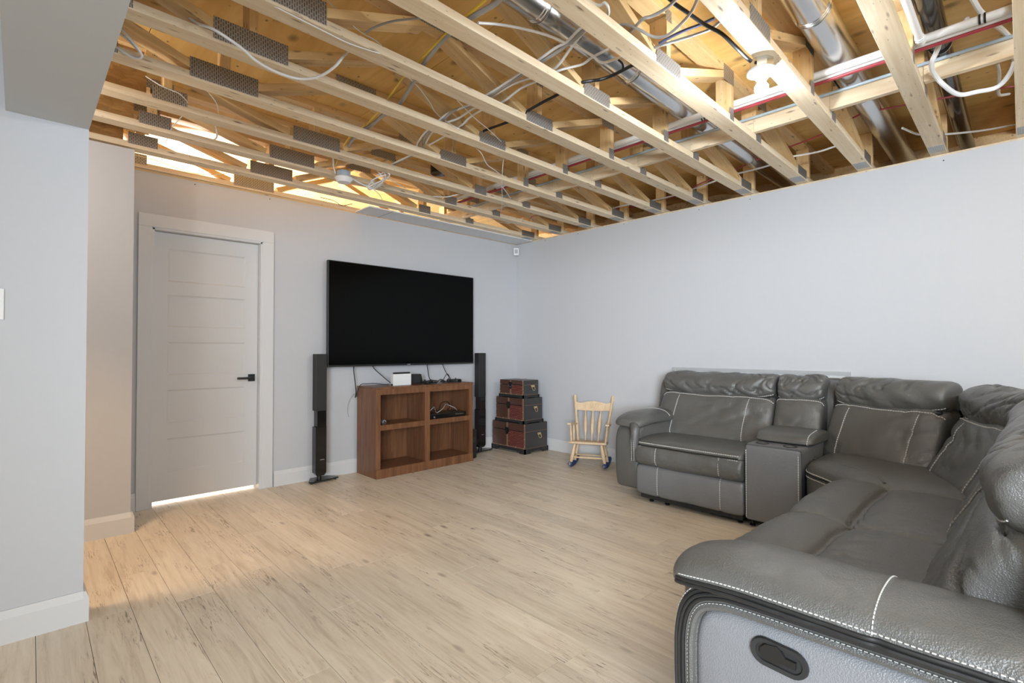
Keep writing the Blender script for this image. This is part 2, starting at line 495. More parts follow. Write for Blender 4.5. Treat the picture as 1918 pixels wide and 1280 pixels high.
# ------------------------------------------------------------------ room shell
XR, YB, HW = 4.40, 4.48, 2.434      # right wall face, back wall face, drywall height

floor = structure(MB().box((-3.2, -3.2, -0.06), (4.5, 7.0, -0.006)).build('floor', GAP))
box('rear_floor', (-3.2, -3.2, -0.006), (4.4, -0.92, 0.0), FLOORW, floor)
KNOWN = {0: 2.815, 1: 3.235, 2: 2.742, 3: 3.07, 4: 2.858, 5: 3.453}
rng = random.Random(11)
PL, PW = 1.27, 0.156
for n in range(-9, 27):
    j = KNOWN.get(n, rng.uniform(0, PL))
    j -= math.floor((j + 0.9) / PL) * PL          # first joint at or after y = -0.9
    ys = [-0.9] + [j + PL * i for i in range(6) if j + PL * i < 4.78] + [4.8]
    for a, b in zip(ys[:-1], ys[1:]):
        if b - a < 0.05: continue
        cx = 0.213 + PW * (n + 0.5) + 0.0127 * ((a + b) / 2 - 2.5)
        key = 'plank%.3f' % (b - a)
        me = BOARD_CACHE.get(key)
        if me is None:
            m = MB().box((-PW / 2 + 0.0008, -(b - a) / 2 + 0.0008, -0.005), (PW / 2 - 0.0008, (b - a) / 2 - 0.0008, 0.0), 0.0006)
            me = bpy.data.meshes.new('plank'); me.from_pydata(m.v, [], m.f); me.materials.append(FLOORW)
            BOARD_CACHE[key] = me
        o = bpy.data.objects.new('plank', me); C.objects.link(o); o.parent = floor
        o.location = (cx, (a + b) / 2, 0); o.rotation_euler = (0, 0, -0.0127)

wr = structure(MB().box((XR, -3.2, 0), (XR + 0.1, YB + 0.1, HW)).build('wall_right', PAINT))
sc = MB()
for y, z in ((3.513, 2.417), (2.925, 2.419), (4.0, 2.417), (1.683, 2.409), (2.13, 2.408), (0.436, 2.403)):
    sc.lathe([(0.0045, 0), (0.003, 0.0012)], (XR, y, z), (-1, 0, 0), 8)
sc.build('screws', BLACKM, wr)['kind'] = 'stuff'
DX0, DX1, DZ = 0.692, 1.443, 2.035
wb = structure(MB().box((0.517, YB, 0), (DX0, YB + 0.1, DZ)).box((DX1, YB, 0), (XR, YB + 0.1, DZ)).box((0.517, YB, DZ), (XR, YB + 0.1, HW)).build('wall_back', PAINT))
sc = MB()
for x, z in ((0.957, 2.41), (1.503, 2.41)):
    sc.lathe([(0.0045, 0), (0.003, 0.0012)], (x, YB, z), (0, -1, 0), 8)
sc.build('screws', BLACKM, wb)['kind'] = 'stuff'
structure(MB().box((-1.3, 3.986, 0), (0.517, YB + 0.1, 2.417)).build('wall_partition', PAINT))
structure(MB().box((-3.2, 2.83, 0), (0.208, 2.95, 2.752)).build('wall_left', PAINT))
structure(MB().box((-1.4, 2.95, 0), (-1.3, 4.58, 2.752)).build('wall_hall', PAINT))
structure(MB().box((-0.047, -1.2, 2.093), (0.208, 2.83, 2.752)).build('ceiling_soffit', SOFFIT))
# the lit room beyond the door
structure(MB().box((-1.4, 6.9, 0), (4.5, 7.0, 2.75)).build('wall_far', PAINT))

def baseboard(name, p0, p1, nrm, h=0.128):
    """chamfered board along p0-p1, standing off the wall along nrm"""
    p0 = Vector(p0); p1 = Vector(p1); n = Vector(nrm); a = (p1 - p0)
    poly = [(0, 0), (0.018, 0), (0.018, h - 0.030), (0.008, h), (0, h)]
    return structure(MB().prism(poly, p0, n, Vector((0, 0, 1)), a.normalized(), a.length).build(name, TRIM))
baseboard('baseboard_right', (XR, -3.2, 0), (XR, YB, 0), (-1, 0, 0))
baseboard('baseboard_back', (1.545, YB, 0), (XR - 0.018, YB, 0), (0, -1, 0))
baseboard('baseboard_corner', (0.535, YB, 0), (0.604, YB, 0), (0, -1, 0))
baseboard('baseboard_left', (-3.2, 2.83, 0), (0.208, 2.83, 0), (0, -1, 0))
baseboard('baseboard_left_end', (0.208, 2.812, 0), (0.208, 2.968, 0), (1, 0, 0))
baseboard('baseboard_partition', (-1.3, 3.986, 0), (0.517, 3.986, 0), (0, -1, 0))
baseboard('baseboard_partition_end', (0.517, 3.968, 0), (0.517, 4.462, 0), (1, 0, 0))

# ------------------------------------------------------------------ door
door = structure(empty('door_1', (1.067, YB, 0)))
m = MB()
for x0, x1 in ((DX0 - 0.086, DX0 - 0.004), (DX1 + 0.004, DX1 + 0.092)):
    m.box((x0, YB - 0.018, 0), (x1, YB, DZ + 0.004), 0.003)
m.box((DX0 - 0.086, YB - 0.018, DZ + 0.004), (DX1 + 0.092, YB, DZ + 0.098), 0.003)
m.build('casing', TRIM, door)
m = MB()
m.box((DX0 - 0.004, YB - 0.012, 0), (DX0 + 0.012, YB + 0.1, DZ)).box((DX1 - 0.012, YB - 0.012, 0), (DX1 + 0.004, YB + 0.1, DZ)).box((DX0, YB - 0.012, DZ - 0.012), (DX1, YB + 0.1, DZ + 0.004))
m.box((DX0 + 0.010, YB + 0.083, 0), (DX0 + 0.026, YB + 0.098, DZ - 0.01)).box((DX1 - 0.026, YB + 0.083, 0), (DX1 - 0.010, YB + 0.098, DZ - 0.01)).box((DX0 + 0.010, YB + 0.083, DZ - 0.030), (DX1 - 0.010, YB + 0.098, DZ - 0.010))
m.build('jamb', TRIM, door)
SX0, SX1, SY = DX0 + 0.014, DX1 - 0.014, YB + 0.045
PANS = [(0.235, 0.485), (0.597, 0.847), (0.955, 1.205), (1.315, 1.560), (1.655, 1.905)]
PX0, PX1 = 0.797, 1.333
m = MB()
zs = [0.030] + [z for pr in PANS for z in pr] + [DZ - 0.015]
m.box((SX0, SY, 0.030), (PX0, SY + 0.035, DZ - 0.015)).box((PX1, SY, 0.030), (SX1, SY + 0.035, DZ - 0.015))
for i in range(0, len(zs), 2):
    m.box((PX0, SY, zs[i]), (PX1, SY + 0.035, zs[i + 1]))
slab = m.build('door_slab', TRIM, door)
for z0, z1 in PANS:
    # recessed flat panel with a sloped sticking all round
    p = MB()
    e, d = 0.012, 0.009
    vs = [(PX0, SY + 0.0005, z0), (PX1, SY + 0.0005, z0), (PX1, SY + 0.0005, z1), (PX0, SY + 0.0005, z1),
          (PX0 + e, SY + d, z0 + e), (PX1 - e, SY + d, z0 + e), (PX1 - e, SY + d, z1 - e), (PX0 + e, SY + d, z1 - e)]
    p.add(vs, [(0, 1, 5, 4), (1, 2, 6, 5), (2, 3, 7, 6), (3, 0, 4, 7), (4, 5, 6, 7)])
    p.box((PX0, SY + d + 0.003, z0), (PX1, SY + 0.03, z1))
    p.build('door_panel', TRIM, slab)
h = MB().box((1.356, SY - 0.010, 0.887), (1.408, SY, 0.945), 0.002).build('door_handle', BLACK, slab)
MB().lathe([(0.011, 0), (0.011, 0.045)], (1.378, SY - 0.008, 0.916), (0, -1, 0), 12).box((1.262, SY - 0.062, 0.907), (1.390, SY - 0.046, 0.925), 0.003).build('lever', BLACK, slab)

# ------------------------------------------------------------------ subfloor overhead
ceiling = structure(MB().box((-3.2, -3.2, 2.7735), (5.7, 7.0, 2.80)).build('ceiling', GAP))
for ci, x0 in enumerate([-3.2 + 1.22 * i for i in range(8)]):
    y = -3.2 - (1.22 if ci % 2 else 0)
    while y < 7.0:
        ya, yb, xb = max(y, -3.2), min(y + 2.44, 7.0), min(x0 + 1.22, 5.7)
        if yb - ya > 0.1 and xb - x0 > 0.1:
            board('plywood_sheet', ((x0 + xb) / 2, ya + 0.0015, 2.763), ((x0 + xb) / 2, yb - 0.0015, 2.763), xb - x0 - 0.003, 0.02, PLY, ceiling)
        y += 2.44
ORG[ceiling] = Vector((0, 0, 0))
box('rim_board', (5.20, -3.2, HW), (5.24, 4.9, 2.752), PINE2, ceiling)
box('rear_wall_top', (4.50, -3.2, HW - 0.02), (5.20, 4.9, HW), PINE2, ceiling)
box('bearing_plate', (4.41, -3.2, HW), (4.50, YB, 2.4495), PINE, ceiling)
box('ledger_board', (0.52, YB + 0.004, HW), (4.40, YB + 0.09, 2.4495), PINE2, ceiling)

# ------------------------------------------------------------------ open-web floor trusses
SL = 0.018
def truss_y(k, x): return 0.415 + 0.4116 * k - SL * (4.37 - x)
XL = -0.60
def make_truss(fam):
    t = empty('floor_truss', (4.37, 0, 2.45))
    t.rotation_euler = (0, 0, math.atan(SL))
    def B(name, x0, z0, x1, z1, mat): return board(name, (x0 - 4.37, 0.0445, z0 - 2.45), (x1 - 4.37, 0.0445, z1 - 2.45), 0.089, 0.038, mat, t)
    B('bottom_chord', XL, 2.469, 5.18, 2.469, PINE)
    B('top_chord', XL, 2.733, 5.18, 2.733, PINE2)
    if fam == 'A':
        segs = [(0.05, 2.705, 0.64, 2.50), (0.84, 2.50, 1.38, 2.705), (1.50, 2.705, 2.06, 2.50), (2.30, 2.50, 2.86, 2.705), (3.42, 2.705, 4.14, 2.50)]
        posts = [0.735, 2.18, 2.925, 3.308, 4.42]
        plates = [(0.575, 0.885, 2.462, 2.556), (2.066, 2.292, 2.456, 2.524), (2.886, 2.944, 2.458, 2.528), (3.288, 3.374, 2.452, 2.506), (4.13, 4.34, 2.455, 2.52),
                  (1.31, 1.57, 2.694, 2.750), (2.808, 2.944, 2.660, 2.748), (2.15, 2.206, 2.69, 2.746), (3.30, 3.47, 2.68, 2.748), (0.10, 0.30, 2.456, 2.53)]
    else:
        segs = [(0.46, 2.705, 1.20, 2.50), (1.56, 2.50, 2.05, 2.705), (2.15, 2.705, 2.70, 2.50), (3.42, 2.705, 4.14, 2.50)]
        posts = [0.56, 1.375, 2.79, 3.34, 4.40]
        plates = [(0.490, 0.650, 2.474, 2.546), (1.222, 1.532, 2.466, 2.556), (2.722, 2.853, 2.458, 2.530), (3.296, 3.400, 2.455, 2.510), (4.13, 4.34, 2.455, 2.52),
                  (0.49, 0.66, 2.694, 2.750), (1.99, 2.21, 2.69, 2.75), (3.32, 3.48, 2.685, 2.748)]
        o = MB().box((XL + 0.2, 0.035, 2.489), (0.47, 0.047, 2.714)).build('strand_board', OSB, None)
        o.parent = t
        o.matrix_local = Matrix.Translation((-4.37, 0, -2.45))
    for a in segs: B('web', a[0], a[1], a[2], a[3], PINE2)
    for x in posts: B('web_post', x, 2.489, x, 2.713, PINE2)
    for x0, x1, z0, z1 in plates:
        o = MB().box((x0 - 4.37, -0.0014, z0 - 2.45), (x1 - 4.37, 0.0001, z1 - 2.45)).build('nail_plate', PLATE, None); o.parent = t
    o = MB().box((4.20 - 4.37, 0.006, -0.0012), (4.345 - 4.37, 0.083, 0.0002)).build('nail_plate', PLATE, None); o.parent = t
    return t
TL = {-1: 'unpainted pine floor truss nearest the camera, at the far right edge overhead',
      0: 'pine floor truss beside the black pipe, long crack down its underside',
      1: 'pine floor truss carrying the lit bulb on its underside',
      2: 'pine floor truss next beyond the one with the lit bulb, alongside a round duct'}
ORD = {3: 'second', 4: 'third', 5: 'fourth', 6: 'fifth', 7: 'sixth', 8: 'seventh', 9: 'eighth'}
for k in ORD: TL[k] = 'pine open-web floor truss, %s beyond the one carrying the lit bulb' % ORD[k]
TL[10] = 'pine floor truss lying right along the top of the back wall'
protos = {}
for k in range(-1, 11):
    fam = 'A' if k <= 6 else 'B'
    t = copy_tree(protos[fam]) if fam in protos else make_truss(fam)
    protos.setdefault(fam, t)
    t.location = (4.37, truss_y(k, 4.37) - (0.008 if k == 10 else 0), 2.45)
    tag(t, TL[k], 'truss', 'open-web floor trusses overhead')

# strongback board standing on the bottom chords, in lengths between trusses
sb = empty('strongback', (3.264, 2.0, 2.489), 'pine board on edge running crosswise through the floor trusses', 'board')
for k in range(-1, 10):
    y0 = truss_y(k, 3.26); y1 = truss_y(k + 1, 3.26)
    p = board('board_length', (0, y0 + 0.0 - 2.0, 0.05), (0, y1 - 2.0 - 0.001, 0.05), 0.036, 0.100, PINE, sb)

# ------------------------------------------------------------------ ducts and pipes
def along(y2, x): return y2 + SL * (x - 2.0)
def duct(name, y2, z, r, mat, bands, label, cat):
    t = empty(name, (2.0, y2, z), label, cat)
    m = MB(); n = 24
    m.tube([(x, along(y2, x), z) for x in (XL, 0.5, 1.5, 2.5, 3.5, 5.19)], r, n)
    m.build('duct_body', mat, t)
    for x in bands:
        m = MB()
        for dx in (0, 0.016):
            m.tube([(x + dx - 0.004, along(y2, x), z), (x + dx, along(y2, x), z), (x + dx + 0.004, along(y2, x), z)], [r + 0.0005, r + 0.0035, r + 0.0005], n)
        m.build('seam_ring', mat, t)
        m = MB(); m.tube([(x + 0.03, along(y2, x) + (r + 0.002) * math.cos(a), z + (r + 0.002) * math.sin(a)) for a in [math.pi * (1.0 + i / 12) for i in range(13)]], 0.0022, 6)
        m.build('hanger_wire', STEEL, t)
    return t
duct('round_duct', 1.530, 2.674, 0.0735, STEEL, (1.62, 2.35, 3.42), 'round galvanised duct second beyond the lit bulb, running to the right wall', 'duct')
duct('round_duct', 0.687, 2.674, 0.0750, STEEL, (2.52, 3.52), 'round galvanised duct between lit bulb truss and cracked truss', 'duct')
duct('drain_pipe', 0.312, 2.676, 0.044, DUCTDARK, (3.28,), 'shiny black drain pipe near the right edge of the ceiling', 'pipe')

def run(name, pts, r, mat, label, cat='pipe', collars=()):
    t = empty(name, pts[0], label, cat)
    MB().tube(smooth_path(pts, 4) if len(pts) > 2 else pts, r, 12).build('pipe_run', mat, t)
    for p, a in collars:
        p = Vector(p); a = Vector(a)
        MB().tube([p - a * 0.012, p - a * 0.005], r * 1.22, 12).tube([p + a * 0.005, p + a * 0.012], r * 1.22, 12).build('coupling_ring', BLACK, t)
    return t
run('vent_pipe', [(2.968, -0.3, 2.572), (2.966, 2.0, 2.572), (2.962, 4.05, 2.572)], 0.0185, WHITEP, 'thickest white pipe running crosswise under the round ducts', collars=[((2.967, 0.16, 2.572), (0, 1, 0)), ((2.966, 1.70, 2.572), (0, 1, 0))])
run('water_pipe', [(3.004, -0.3, 2.566), (3.003, 2.0, 2.566), (3.000, 3.3, 2.566)], 0.012, WHITEP, 'slimmer white pipe between the thick white pipe and the red pipe', collars=[((3.004, 1.42, 2.566), (0, 1, 0))])
run('water_pipe', [(3.031, -0.3, 2.560), (3.031, 2.0, 2.560), (3.028, 4.05, 2.560)], 0.0115, REDP, 'dark red water pipe running crosswise beside two white pipes')
run('water_pipe', [(3.229, -0.3, 2.572), (3.229, 2.0, 2.572), (3.229, 4.0, 2.572)], 0.0085, BLUEP, 'thin blue-grey water pipe fixed along the crosswise pine board')
run('central_pipe', [(XL, along(2.20, XL), 2.565), (1.0, along(2.20, 1.0), 2.565), (2.95, along(2.20, 2.95), 2.565)], 0.015, WHITEP, 'long white pipe running lengthwise between two trusses to the crosswise pipes', collars=[((0.47, along(2.2, 0.47), 2.565), (1, 0.018, 0))])
el = run('central_pipe', [(1.6, 0.356, 2.556), (2.3, 0.362, 2.556), (2.935, 0.366, 2.556)], 0.0155, WHITEP, 'white pipe with elbow near the black drain pipe')
MB().tube(smooth_path([(2.90, 0.366, 2.556), (2.935, 0.366, 2.556), (2.953, 0.366, 2.556)], 4), 0.019, 12).tube([(2.915, 0.366, 2.556), (2.925, 0.366, 2.556)], 0.021, 12).build('elbow', WHITEP, el)

t = empty('ceiling_strip', (3.3, 4.33, 2.437), 'white sheet strip closing the ceiling along the back wall top', 'panel')
box('sheet', (2.262, 4.196, 2.437), (2.505, 4.468, 2.4485), FOIL, t, 0.002)
box('sheet', (2.509, 4.196, 2.436), (4.392, 4.468, 2.4485), FOIL, t, 0.002)
MB().bar((2.507, 4.20, 2.4365), (2.507, 4.466, 2.4365), 0.006, 0.003).build('seam_ring', GREYC, t)

t = empty('duct_boot', (2.52, 3.50, 2.62), 'round black duct opening between trusses above the wall screen', 'vent')
MB().lathe([(0.062, 0), (0.066, 0.004), (0.066, 0.13)], (2.52, 3.50, 2.62), (0, 0, 1), 24).build('collar', BLACK, t)
MB().lathe([(0.001, 0.006), (0.055, 0.006), (0.055, -0.001), (0.001, -0.0005)], (2.52, 3.50, 2.6205), (0, 0, 1), 24).build('throat', GLOSS, t)

# ------------------------------------------------------------------ ceiling lamp with the lit bulb, and an empty lamp holder
def octagon_box(o, z0, z1, r): return MB().lathe([(r, z0), (r, z1)], o, (0, 0, 1), 8)
LX, LY = 2.395, 0.862
t = empty('ceiling_lamp', (LX, LY, 2.45), 'porcelain lamp holder with lit bulb under a floor truss', 'lamp')
octagon_box((LX, LY, 0), 2.408, 2.4495, 0.052).build('junction_box', STEEL, t)
MB().lathe([(0.055, 2.408), (0.062, 2.402), (0.060, 2.394), (0.034, 2.388), (0.024, 2.378), (0.0235, 2.366), (0.015, 2.366)], (LX, LY, 0), (0, 0, 1), 28).build('lamp_holder', PORCELAIN, t)
MB().lathe([(0.0005, 2.297), (0.014, 2.2995), (0.024, 2.307), (0.0295, 2.320), (0.0285, 2.334), (0.020, 2.348), (0.0145, 2.358), (0.0135, 2.368)], (LX, LY, 0), (0, 0, 1), 24).build('bulb', BULB, t)
FX, FY = 1.725, 3.585
t = empty('lamp_holder', (FX, FY, 2.45), 'white porcelain lamp holder without bulb amid a tangle of cables', 'lamp')
octagon_box((FX, FY, 0), 2.428, 2.470, 0.050).build('junction_box', BLUEP, t)
MB().lathe([(0.060, 2.428), (0.066, 2.420), (0.062, 2.410), (0.050, 2.396), (0.046, 2.388), (0.030, 2.386)], (FX, FY, 0), (0, 0, 1), 28).build('base', PORCELAIN, t)

# ------------------------------------------------------------------ sectional sofa
sofa = empty('sectional_sofa', (2.9, 0.5, 0.0), 'dark grey leather corner sectional recliner sofa with pale stitching', 'sofa')

class Frame:
    """local (w across, d forward from the back, z) -> world"""
    def __init__(s, o, d):
        s.o = Vector((o[0], o[1], 0)); s.D = Vector((d[0], d[1], 0)).normalized(); s.Wd = Vector((s.D.y, -s.D.x, 0)); s.Z = Vector((0, 0, 1))
    def p(s, w, d, z): return s.o + s.Wd * w + s.D * d + s.Z * z
F1 = Frame((4.38, 0.0), (-1, 0))          # leg along the right wall, w = y
F2 = Frame((0.0, -0.28), (0, 1))          # leg along the camera side, w = x
FC1 = Frame((4.224, 0.558), (-0.94, 0.34))
FC2 = Frame((3.564, -0.131), (-0.40, 0.917))

def catmull_closed(ctrl, n):
    m = len(ctrl); out = []
    for i in range(n):
        f = i / n * m; k = int(f); t = f - k
        a, b, c, d = [Vector(ctrl[(k + j) % m]) for j in (-1, 0, 1, 2)]
        out.append(0.5 * ((2 * b) + (c - a) * t + (2 * a - 5 * b + 4 * c - d) * t * t + (3 * b - a - 3 * c + d) * t ** 3))
    return clamped(out, min(q[0] for q in ctrl), max(q[0] for q in ctrl), min(q[1] for q in ctrl), max(q[1] for q in ctrl))

def clamped(pts, x0, x1, y0, y1):
    return [Vector((min(max(p.x, x0), x1), min(max(p.y, y0), y1))) for p in pts]

def prof_at(ctrl, phi):
    m = len(ctrl); k = int(math.floor(phi)); t = phi - k
    a, b, c, d = [Vector(ctrl[(k + j) % m]) for j in (-1, 0, 1, 2)]
    return 0.5 * ((2 * b) + (c - a) * t + (2 * a - 5 * b + 4 * c - d) * t * t + (3 * b - a - 3 * c + d) * t ** 3)

class Puff:
    """upholstered pad: closed (d, z) profile swept across w0..w1 with rounded ends, grooves and folds"""
    def __init__(s, F, ctrl, w0, w1, p=8, center=None, grooves=(), folds=None, crown=0.0, nt=44, npf=72, seed=0, amp=0.004, sag=None):
        s.F = F; s.ctrl = ctrl; s.w0 = w0; s.w1 = w1; s.p = p; s.grooves = grooves; s.folds = folds; s.crown = crown; s.nt = nt; s.npf = npf; s.seed = seed; s.amp = amp; s.sag = sag
        s.c = Vector(center) if center else sum((Vector(q) for q in ctrl), Vector((0, 0))) / len(ctrl)
    def local(s, t, phi, off=0.0):
        P = prof_at(s.ctrl, phi); r = P - s.c
        sc = max(1e-4, 1 - abs(t) ** s.p) ** (1.0 / s.p)
        rl = max(r.length, 1e-5)
        ext = s.crown * (1 - t * t)
        for kind, q0, wd, dp in s.grooves:
            q = t if kind == 't' else phi
            ext -= dp * math.exp(-((q - q0) / wd) ** 2)
        w = (s.w0 + s.w1) / 2 + t * (s.w1 - s.w0) / 2
        if s.amp:
            v = Vector((w * 3.5, P.x * 4 + s.seed, P.y * 4))
            ext += s.amp * 1.6 * noise.noise(v) + s.amp * 0.6 * noise.noise(v * 3.1)
        if s.folds:
            ext += s.folds(t, phi, w)
        q = s.c + r * sc * (1 + (ext + off) / rl)
        if s.sag: q = q + Vector(s.sag(t, phi))
        return w, q.x, q.y
    def at(s, t, phi, off=0.0): return s.F.p(*s.local(t, phi, off))
    def build(s, name, mat, parent):
        vs = []; fs = []; n = len(s.ctrl)
        for i in range(s.nt + 1):
            t = math.sin((i / s.nt * 2 - 1) * math.pi / 2)
            if i in (0, s.nt): t *= 0.9999
            for k in range(s.npf):
                vs.append(s.at(t, k / s.npf * n))
        for i in range(s.nt):
            for k in range(s.npf):
                k2 = (k + 1) % s.npf
                fs.append((i * s.npf + k, i * s.npf + k2, (i + 1) * s.npf + k2, (i + 1) * s.npf + k))
        fs.append(tuple(range(s.npf))); fs.append(tuple(s.nt * s.npf + k for k in range(s.npf)))
        m = MB(); m.add(vs, fs, True)
        s.obj = m.build(name, mat, parent, 75)
        return s.obj

def dashes(paths, r=0.0014, dash=0.008, gap=0.004):
    """real thread stitches along world-space paths"""
    m = MB()
    for pts in paths:
        pts = [Vector(p) for p in pts]
        seg = [(a, b, (b - a).length) for a, b in zip(pts[:-1], pts[1:])]
        tot = sum(q[2] for q in seg); pos = 0.0
        def at(dist):
            for a, b, l in seg:
                if dist <= l or (a, b, l) == seg[-1]: return a + (b - a) * min(1, dist / max(l, 1e-6))
                dist -= l
        while pos + dash < tot:
            a, b = at(pos), at(pos + dash)
            if (b - a).length > 1e-5: m.bar(a, b, r * 2, r * 2)
            pos += dash + gap
    return m

def seam(puff, path, off=0.003, r=0.0022, dash=0.011, gap=0.004, name='stitching', n=40, pair=None):
    """stitch rows on a puff; path: function u -> (t, phi); pair: second row this many phi units away"""
    rows = [[puff.at(*path(u / n), off) for u in range(n + 1)]]
    if pair:
        rows.append([puff.at(path(u / n)[0], path(u / n)[1] + pair, off) for u in range(n + 1)])
    o = dashes(rows, r, dash, gap).build(name, STITCH, puff.obj); o['kind'] = 'stuff'
    return o

def welt(puff, path, off=0.0, r=0.006, n=40, name='welt'):
    return MB().tube([puff.at(*path(u / n), off) for u in range(n + 1)], r, 6).build(name, WELT, puff.obj)

SEAT = [(0.44, 0.385), (0.44, 0.455), (0.58, 0.474), (0.78, 0.483), (0.92, 0.478), (0.985, 0.462), (1.005, 0.438), (0.985, 0.418), (0.80, 0.395), (0.6, 0.38)]
SEAT2 = [(0.44, 0.375), (0.44, 0.455), (0.58, 0.478), (0.72, 0.480), (0.785, 0.467), (0.812, 0.452), (0.845, 0.474), (0.93, 0.492), (1.02, 0.478), (1.055, 0.44), (1.03, 0.395), (0.8, 0.37)]
FOOT = [(0.86, 0.285), (0.86, 0.425), (0.955, 0.436), (1.005, 0.428), (1.030, 0.375), (1.022, 0.315), (0.985, 0.278), (0.93, 0.272)]
LOWP = [(0.86, 0.065), (0.86, 0.275), (0.95, 0.285), (0.992, 0.268), (1.000, 0.19), (0.995, 0.09), (0.975, 0.06), (0.92, 0.055)]
BACK = [(0.16, 0.38), (0.15, 0.60), (0.17, 0.79), (0.27, 0.805), (0.345, 0.785), (0.385, 0.735), (0.42, 0.66), (0.475, 0.56), (0.515, 0.485), (0.505, 0.43), (0.40, 0.38)]
HEAD = [(0.13, 0.80), (0.125, 0.90), (0.165, 0.955), (0.235, 0.972), (0.310, 0.957), (0.358, 0.910), (0.366, 0.855), (0.343, 0.805), (0.29, 0.782), (0.20, 0.775)]

def droop(t, phi): return (0.0, -0.022 * (1 - t * t))
def gathers(amp, freq, seed):
    def f(t, phi, w):
        a = noise.noise(Vector((w * freq + 0.5 * math.sin(phi * 1.3 + seed), phi * 0.33, seed)))
        b = noise.noise(Vector((w * freq * 1.7 + 0.3 * math.sin(phi * 2.1), phi * 0.5, seed + 9)))
        c = noise.noise(Vector((w * 1.6, phi * 0.8, seed + 17)))
        m = max(0.0, min(1.0, 0.5 + 1.6 * c))
        return amp * 0.6 * a - m * amp * (0.8 * math.exp(-(a / 0.075) ** 2) + 0.6 * math.exp(-(b / 0.06) ** 2))
    return f

def back_unit(F, w0, w1, seed, near=False, inset=0.19, rows=True):
    nt, npf = (80, 110) if near else (48, 76)
    b = Puff(F, BACK, w0, w1, 9, (0.30, 0.60), grooves=[('t', -1 + 2 * inset, 0.018, 0.007), ('t', 1 - 2 * inset, 0.018, 0.007)] if rows else (), folds=gathers(0.016, 5.0, seed), crown=0.018, nt=nt, npf=npf, seed=seed, amp=0.007)
    b.build('back_cushion', LEATHER, sofa)
    h = Puff(F, HEAD, w0 + 0.006, w1 - 0.006, 9, (0.25, 0.87), folds=gathers(0.019, 7.5, seed + 3), crown=0.012, nt=nt + 40, npf=npf, seed=seed + 5, amp=0.004, sag=droop)
    h.build('headrest', LEATHER, b.obj)
    if rows:
        for q in (-1 + 2 * inset, 1 - 2 * inset):
            seam(b, lambda u, q=q: (q + 0.03 * math.sin(u * 3.1), 4.6 + u * 4.2), 0.002, n=30)
    T = [-0.975 + 1.95 * u / 40 for u in range(41)]
    rows2 = [[h.at(t, 7.05, 0.001) for t in T]] + ([] if near else [[b.at(t, 4.15 + 0.42 * (1 - t * t), 0.002) for t in T]])
    o = dashes(rows2, 0.0016 if near else 0.0022, 0.010, 0.004).build('headrest_stitching', STITCH, b.obj); o['kind'] = 'stuff'
    T = [q * 0.94 for q in T]
    if not (near and w0 < 1.5): MB().tube([(h.at(t, 7.35, 0.0) + b.at(t, 3.95 + 0.35 * (1 - t * t), 0.0)) / 2 for t in T], 0.012 if near else 0.010, 8).build('headrest_welt', WELT, b.obj)
    return b

def seat_unit(F, w0, w1, seed, ctrl, near=False):
    nt, npf = (76, 110) if near else (44, 80)
    a = Puff(F, ctrl, w0, w1, 9 if near else 14, (0.74, 0.428), folds=gathers(0.008, 5, seed), crown=0.008, nt=nt, npf=npf, seed=seed, amp=0.004)
    a.build('seat_cushion', LEATHER, sofa)
    return a

def front_unit(F, w0, w1, seed):
    f = Puff(F, FOOT, w0, w1, 12, (0.94, 0.355), grooves=[('t', -0.62, 0.02, 0.006), ('t', 0.55, 0.02, 0.006)], folds=gathers(0.006, 9, seed), nt=48, npf=56, seed=seed)
    f.build('footrest_cushion', LEATHER, sofa)
    l = Puff(F, LOWP, w0, w1, 16, (0.93, 0.18), grooves=[('t', -0.62, 0.02, 0.005), ('t', 0.55, 0.02, 0.005)], nt=48, npf=56, seed=seed + 2, amp=0.002)
    l.build('footrest_panel', LEATHERF, sofa)
    for pf, a, b in ((f, 2.6, 5.6), (l, 2.6, 5.6)):
        for q in (-0.62, 0.55):
            seam(pf, lambda u, q=q: (q, a + u * (b - a)), 0.001, n=20)
    return f, l

def ring_pad(outline, rings, O, A, B, Cc):
    """pad from a closed (b, c) outline: rings = (inward offset, height along A), domed to a fan"""
    n = len(outline); pts = [Vector(q) for q in outline]
    area = sum(pts[i].x * pts[(i + 1) % n].y - pts[(i + 1) % n].x * pts[i].y for i in range(n))
    sg = 1 if area > 0 else -1
    nr = []
    for i in range(n):
        e = (pts[(i + 1) % n] - pts[i - 1]).normalized()
        nr.append(Vector((-e.y, e.x)) * sg)
    O = Vector(O); A = Vector(A); B = Vector(B); Cc = Vector(Cc)
    vs = []; fs = []
    cen = sum(pts, Vector((0, 0))) / n
    bx0 = min(q.x for q in pts); bx1 = max(q.x for q in pts); by0 = min(q.y for q in pts); by1 = max(q.y for q in pts)
    for rg in rings:
        off, hgt = rg[0], rg[1]; scl = rg[2] if len(rg) > 2 else 1.0
        for q, nn in zip(pts, nr):
            w = q + nn * off
            if off > 0: w = Vector((min(max(w.x, bx0 + off), bx1 - off), min(max(w.y, by0 + off), by1 - off)))
            w = cen + (w - cen) * scl
            vs.append(O + B * w.x + Cc * w.y + A * hgt)
    for r in range(len(rings) - 1):
        for k in range(n):
            k2 = (k + 1) % n
            fs.append((r * n + k, r * n + k2, (r + 1) * n + k2, (r + 1) * n + k))
    fs.append(tuple(range(n)))
    last = (len(rings) - 1) * n
    ctr = sum((vs[last + k] for k in range(n)), Vector()) / n
    vs.append(ctr)
    for k in range(n): fs.append((last + k, last + (k + 1) % n, len(vs) - 1))
    m = MB(); m.add(vs, fs, True)
    return m

